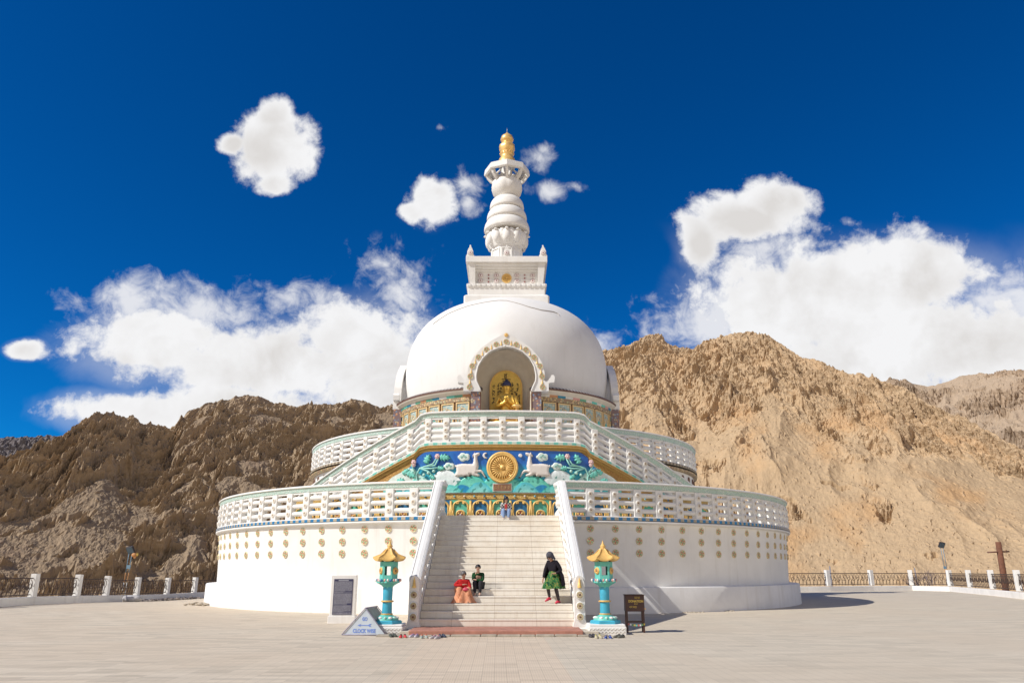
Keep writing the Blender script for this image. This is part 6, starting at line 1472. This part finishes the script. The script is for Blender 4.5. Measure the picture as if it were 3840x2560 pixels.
floodlight(-27.2, 8.0, -1.2, 3.25, 'floodlight with an orange cloth bundle on two poles behind the left railing', .12, True, 0)
floodlight(41.0, 24.0, -1.5, 4.1, 'dark floodlight on two thin poles behind the right railing', -.15, False, 0)
t = thing('wooden_pole', 'rusty brown wooden pole with a short crossbar behind the right railing', 'pole', (38.55, 12.0, 0))
b = MB(); b.tube([(-.1, 0, -1.5), (.0, 0, 1.0), (.06, 0, 3.8)], [.24, .23, .20], 12); b.build('post', simple('rusty_wood', (.16, .065, .035), .85, 0, .3, 4, .5, 14), t)
b = MB(); b.tube([(-.95, -.05, 3.02), (.75, -.05, 3.08)], .06, 8); b.build('crossbar', m_brown, t)
# bare shrub
t = thing('bare_shrub', 'leafless greyish shrub leaning beside the wooden pole', 'shrub', (37.2, 16.0 + 4.5, -.9)); rg = random.Random(9); b = MB()
def twig(p, d, L, r, k):
    q = p + d * L; b.tube([tuple(p), tuple(p.lerp(q, .5) + Vector((rg.uniform(-.05, .05), 0, rg.uniform(-.03, .06))) * L), tuple(q)], [r, r * .8, r * .55], 4, cap=False)
    if k > 0:
        for _ in range(3 if k > 1 else 4): twig(q, (d + Vector((rg.uniform(-.6, .6), rg.uniform(-.5, .5), rg.uniform(-.25, .5)))).normalized(), L * rg.uniform(.55, .85), r * .6, k - 1)
for k in range(9): twig(Vector((rg.uniform(-.3, .3), 0, 0)), Vector((rg.uniform(-1.1, .5), rg.uniform(-.3, .3), 1)).normalized(), rg.uniform(.8, 1.2), .04, 3)
b.build('twigs', simple('grey_bark', (.20, .16, .17), .9), t)
for (x, y, z1, ln, lab) in ((22.4, 19.6, 2.0, -.12, 'thin leaning metal stake beyond the wall, nearest the stupa'), (29.3, 22.0, 2.05, .0, 'thin straight metal stake beyond the wall right of the first post'), (38.0, 24.0, 1.9, .05, 'short grey stake beyond the wall, rightmost of the three stakes')):
    t = thing('stake', lab, 'stake', (x, y, 0), 0, 'metal stakes beyond the right wall'); b = MB(); b.tube([(ln, 0, -1.3), (0, 0, z1)], .05, 6); b.build('rod', simple('dull_metal', (.24, .24, .28), .6, .4), t)
# sack and rubble along the left wall
sk = MB(); vs = []; fs = []; n = 16
rg = random.Random(6)
for i in range(9):
    th = pi * i / 8
    for k in range(n): a = 2 * pi * k / n; r_ = 1 + rg.uniform(-.10, .10); vs.append((.62 * sin(th) ** .7 * cos(a) * r_, .34 * sin(th) ** .7 * sin(a) * r_, .17 + .23 * cos(th) * r_))
for i in range(8):
    for k in range(n): q = (k + 1) % n; fs.append((i * n + k, (i + 1) * n + k, (i + 1) * n + q, i * n + q))
sk.add(vs, fs, 0, True); so = sk.build('sack', simple('grey_white_sack', (.46, .44, .43), .85, 0, .25, 5, .5, 12)); so.location = (-23.3, 1.2, drop1(-23.3, 1.2)); tag(so, 'crumpled greyish white sack lying against the left wall', 'sack')
rb = MB(); rg = random.Random(14)
for k in range(420):
    f = rg.random(); x = -23.5 + rg.gauss(0, .22); y = 2.6 + f * 9.5; s_ = rg.uniform(.04, .14); rb.ball((x, y, drop1(x, y) + rg.uniform(0, .12) * (1 - abs(2 * f - 1) ** 2)), s_, 6, 0, (rg.uniform(.7, 1.4), rg.uniform(.7, 1.4), rg.uniform(.5, .9)))
ro = rb.build('rubble', simple('grey_rubble', (.24, .20, .17), .95, 0, .3, 3)); tag(ro, 'low heap of grey rubble along the foot of the left wall', 'rubble', kind='stuff')
rb = MB()
for k in range(60):
    a = radians(rg.uniform(-66, -58)); r_ = 17.1 + abs(rg.gauss(0, .3)); rb.ball((r_ * sin(a), -r_ * cos(a), 0.0 + rg.uniform(0, .1)), rg.uniform(.03, .10), 6, 0, (1.2, 1, .5))
for (ph, w) in ((27.5, 1.6), (35.0, 1.0)):
    for k in range(26):
        a = radians(ph + rg.gauss(0, w * .5)); r_ = 17.12 + abs(rg.gauss(0, .07)); rb.ball((r_ * sin(a), -r_ * cos(a), .01), rg.uniform(.02, .06), 6, 0, (1.3, 1, .6))
ro = rb.build('plaster_crumbs', simple('sandy_crumbs', (.42, .36, .28), .95, 0, .2, 5)); tag(ro, 'crumbled plaster and sand along the foot of the stupa base', 'debris', kind='stuff')
b = MB(); b.tube([(2.5, -17.6, 1.05), (3.15, -17.6, 1.05)], .06, 10); b.build('drain_pipe', m_dark, stupa)
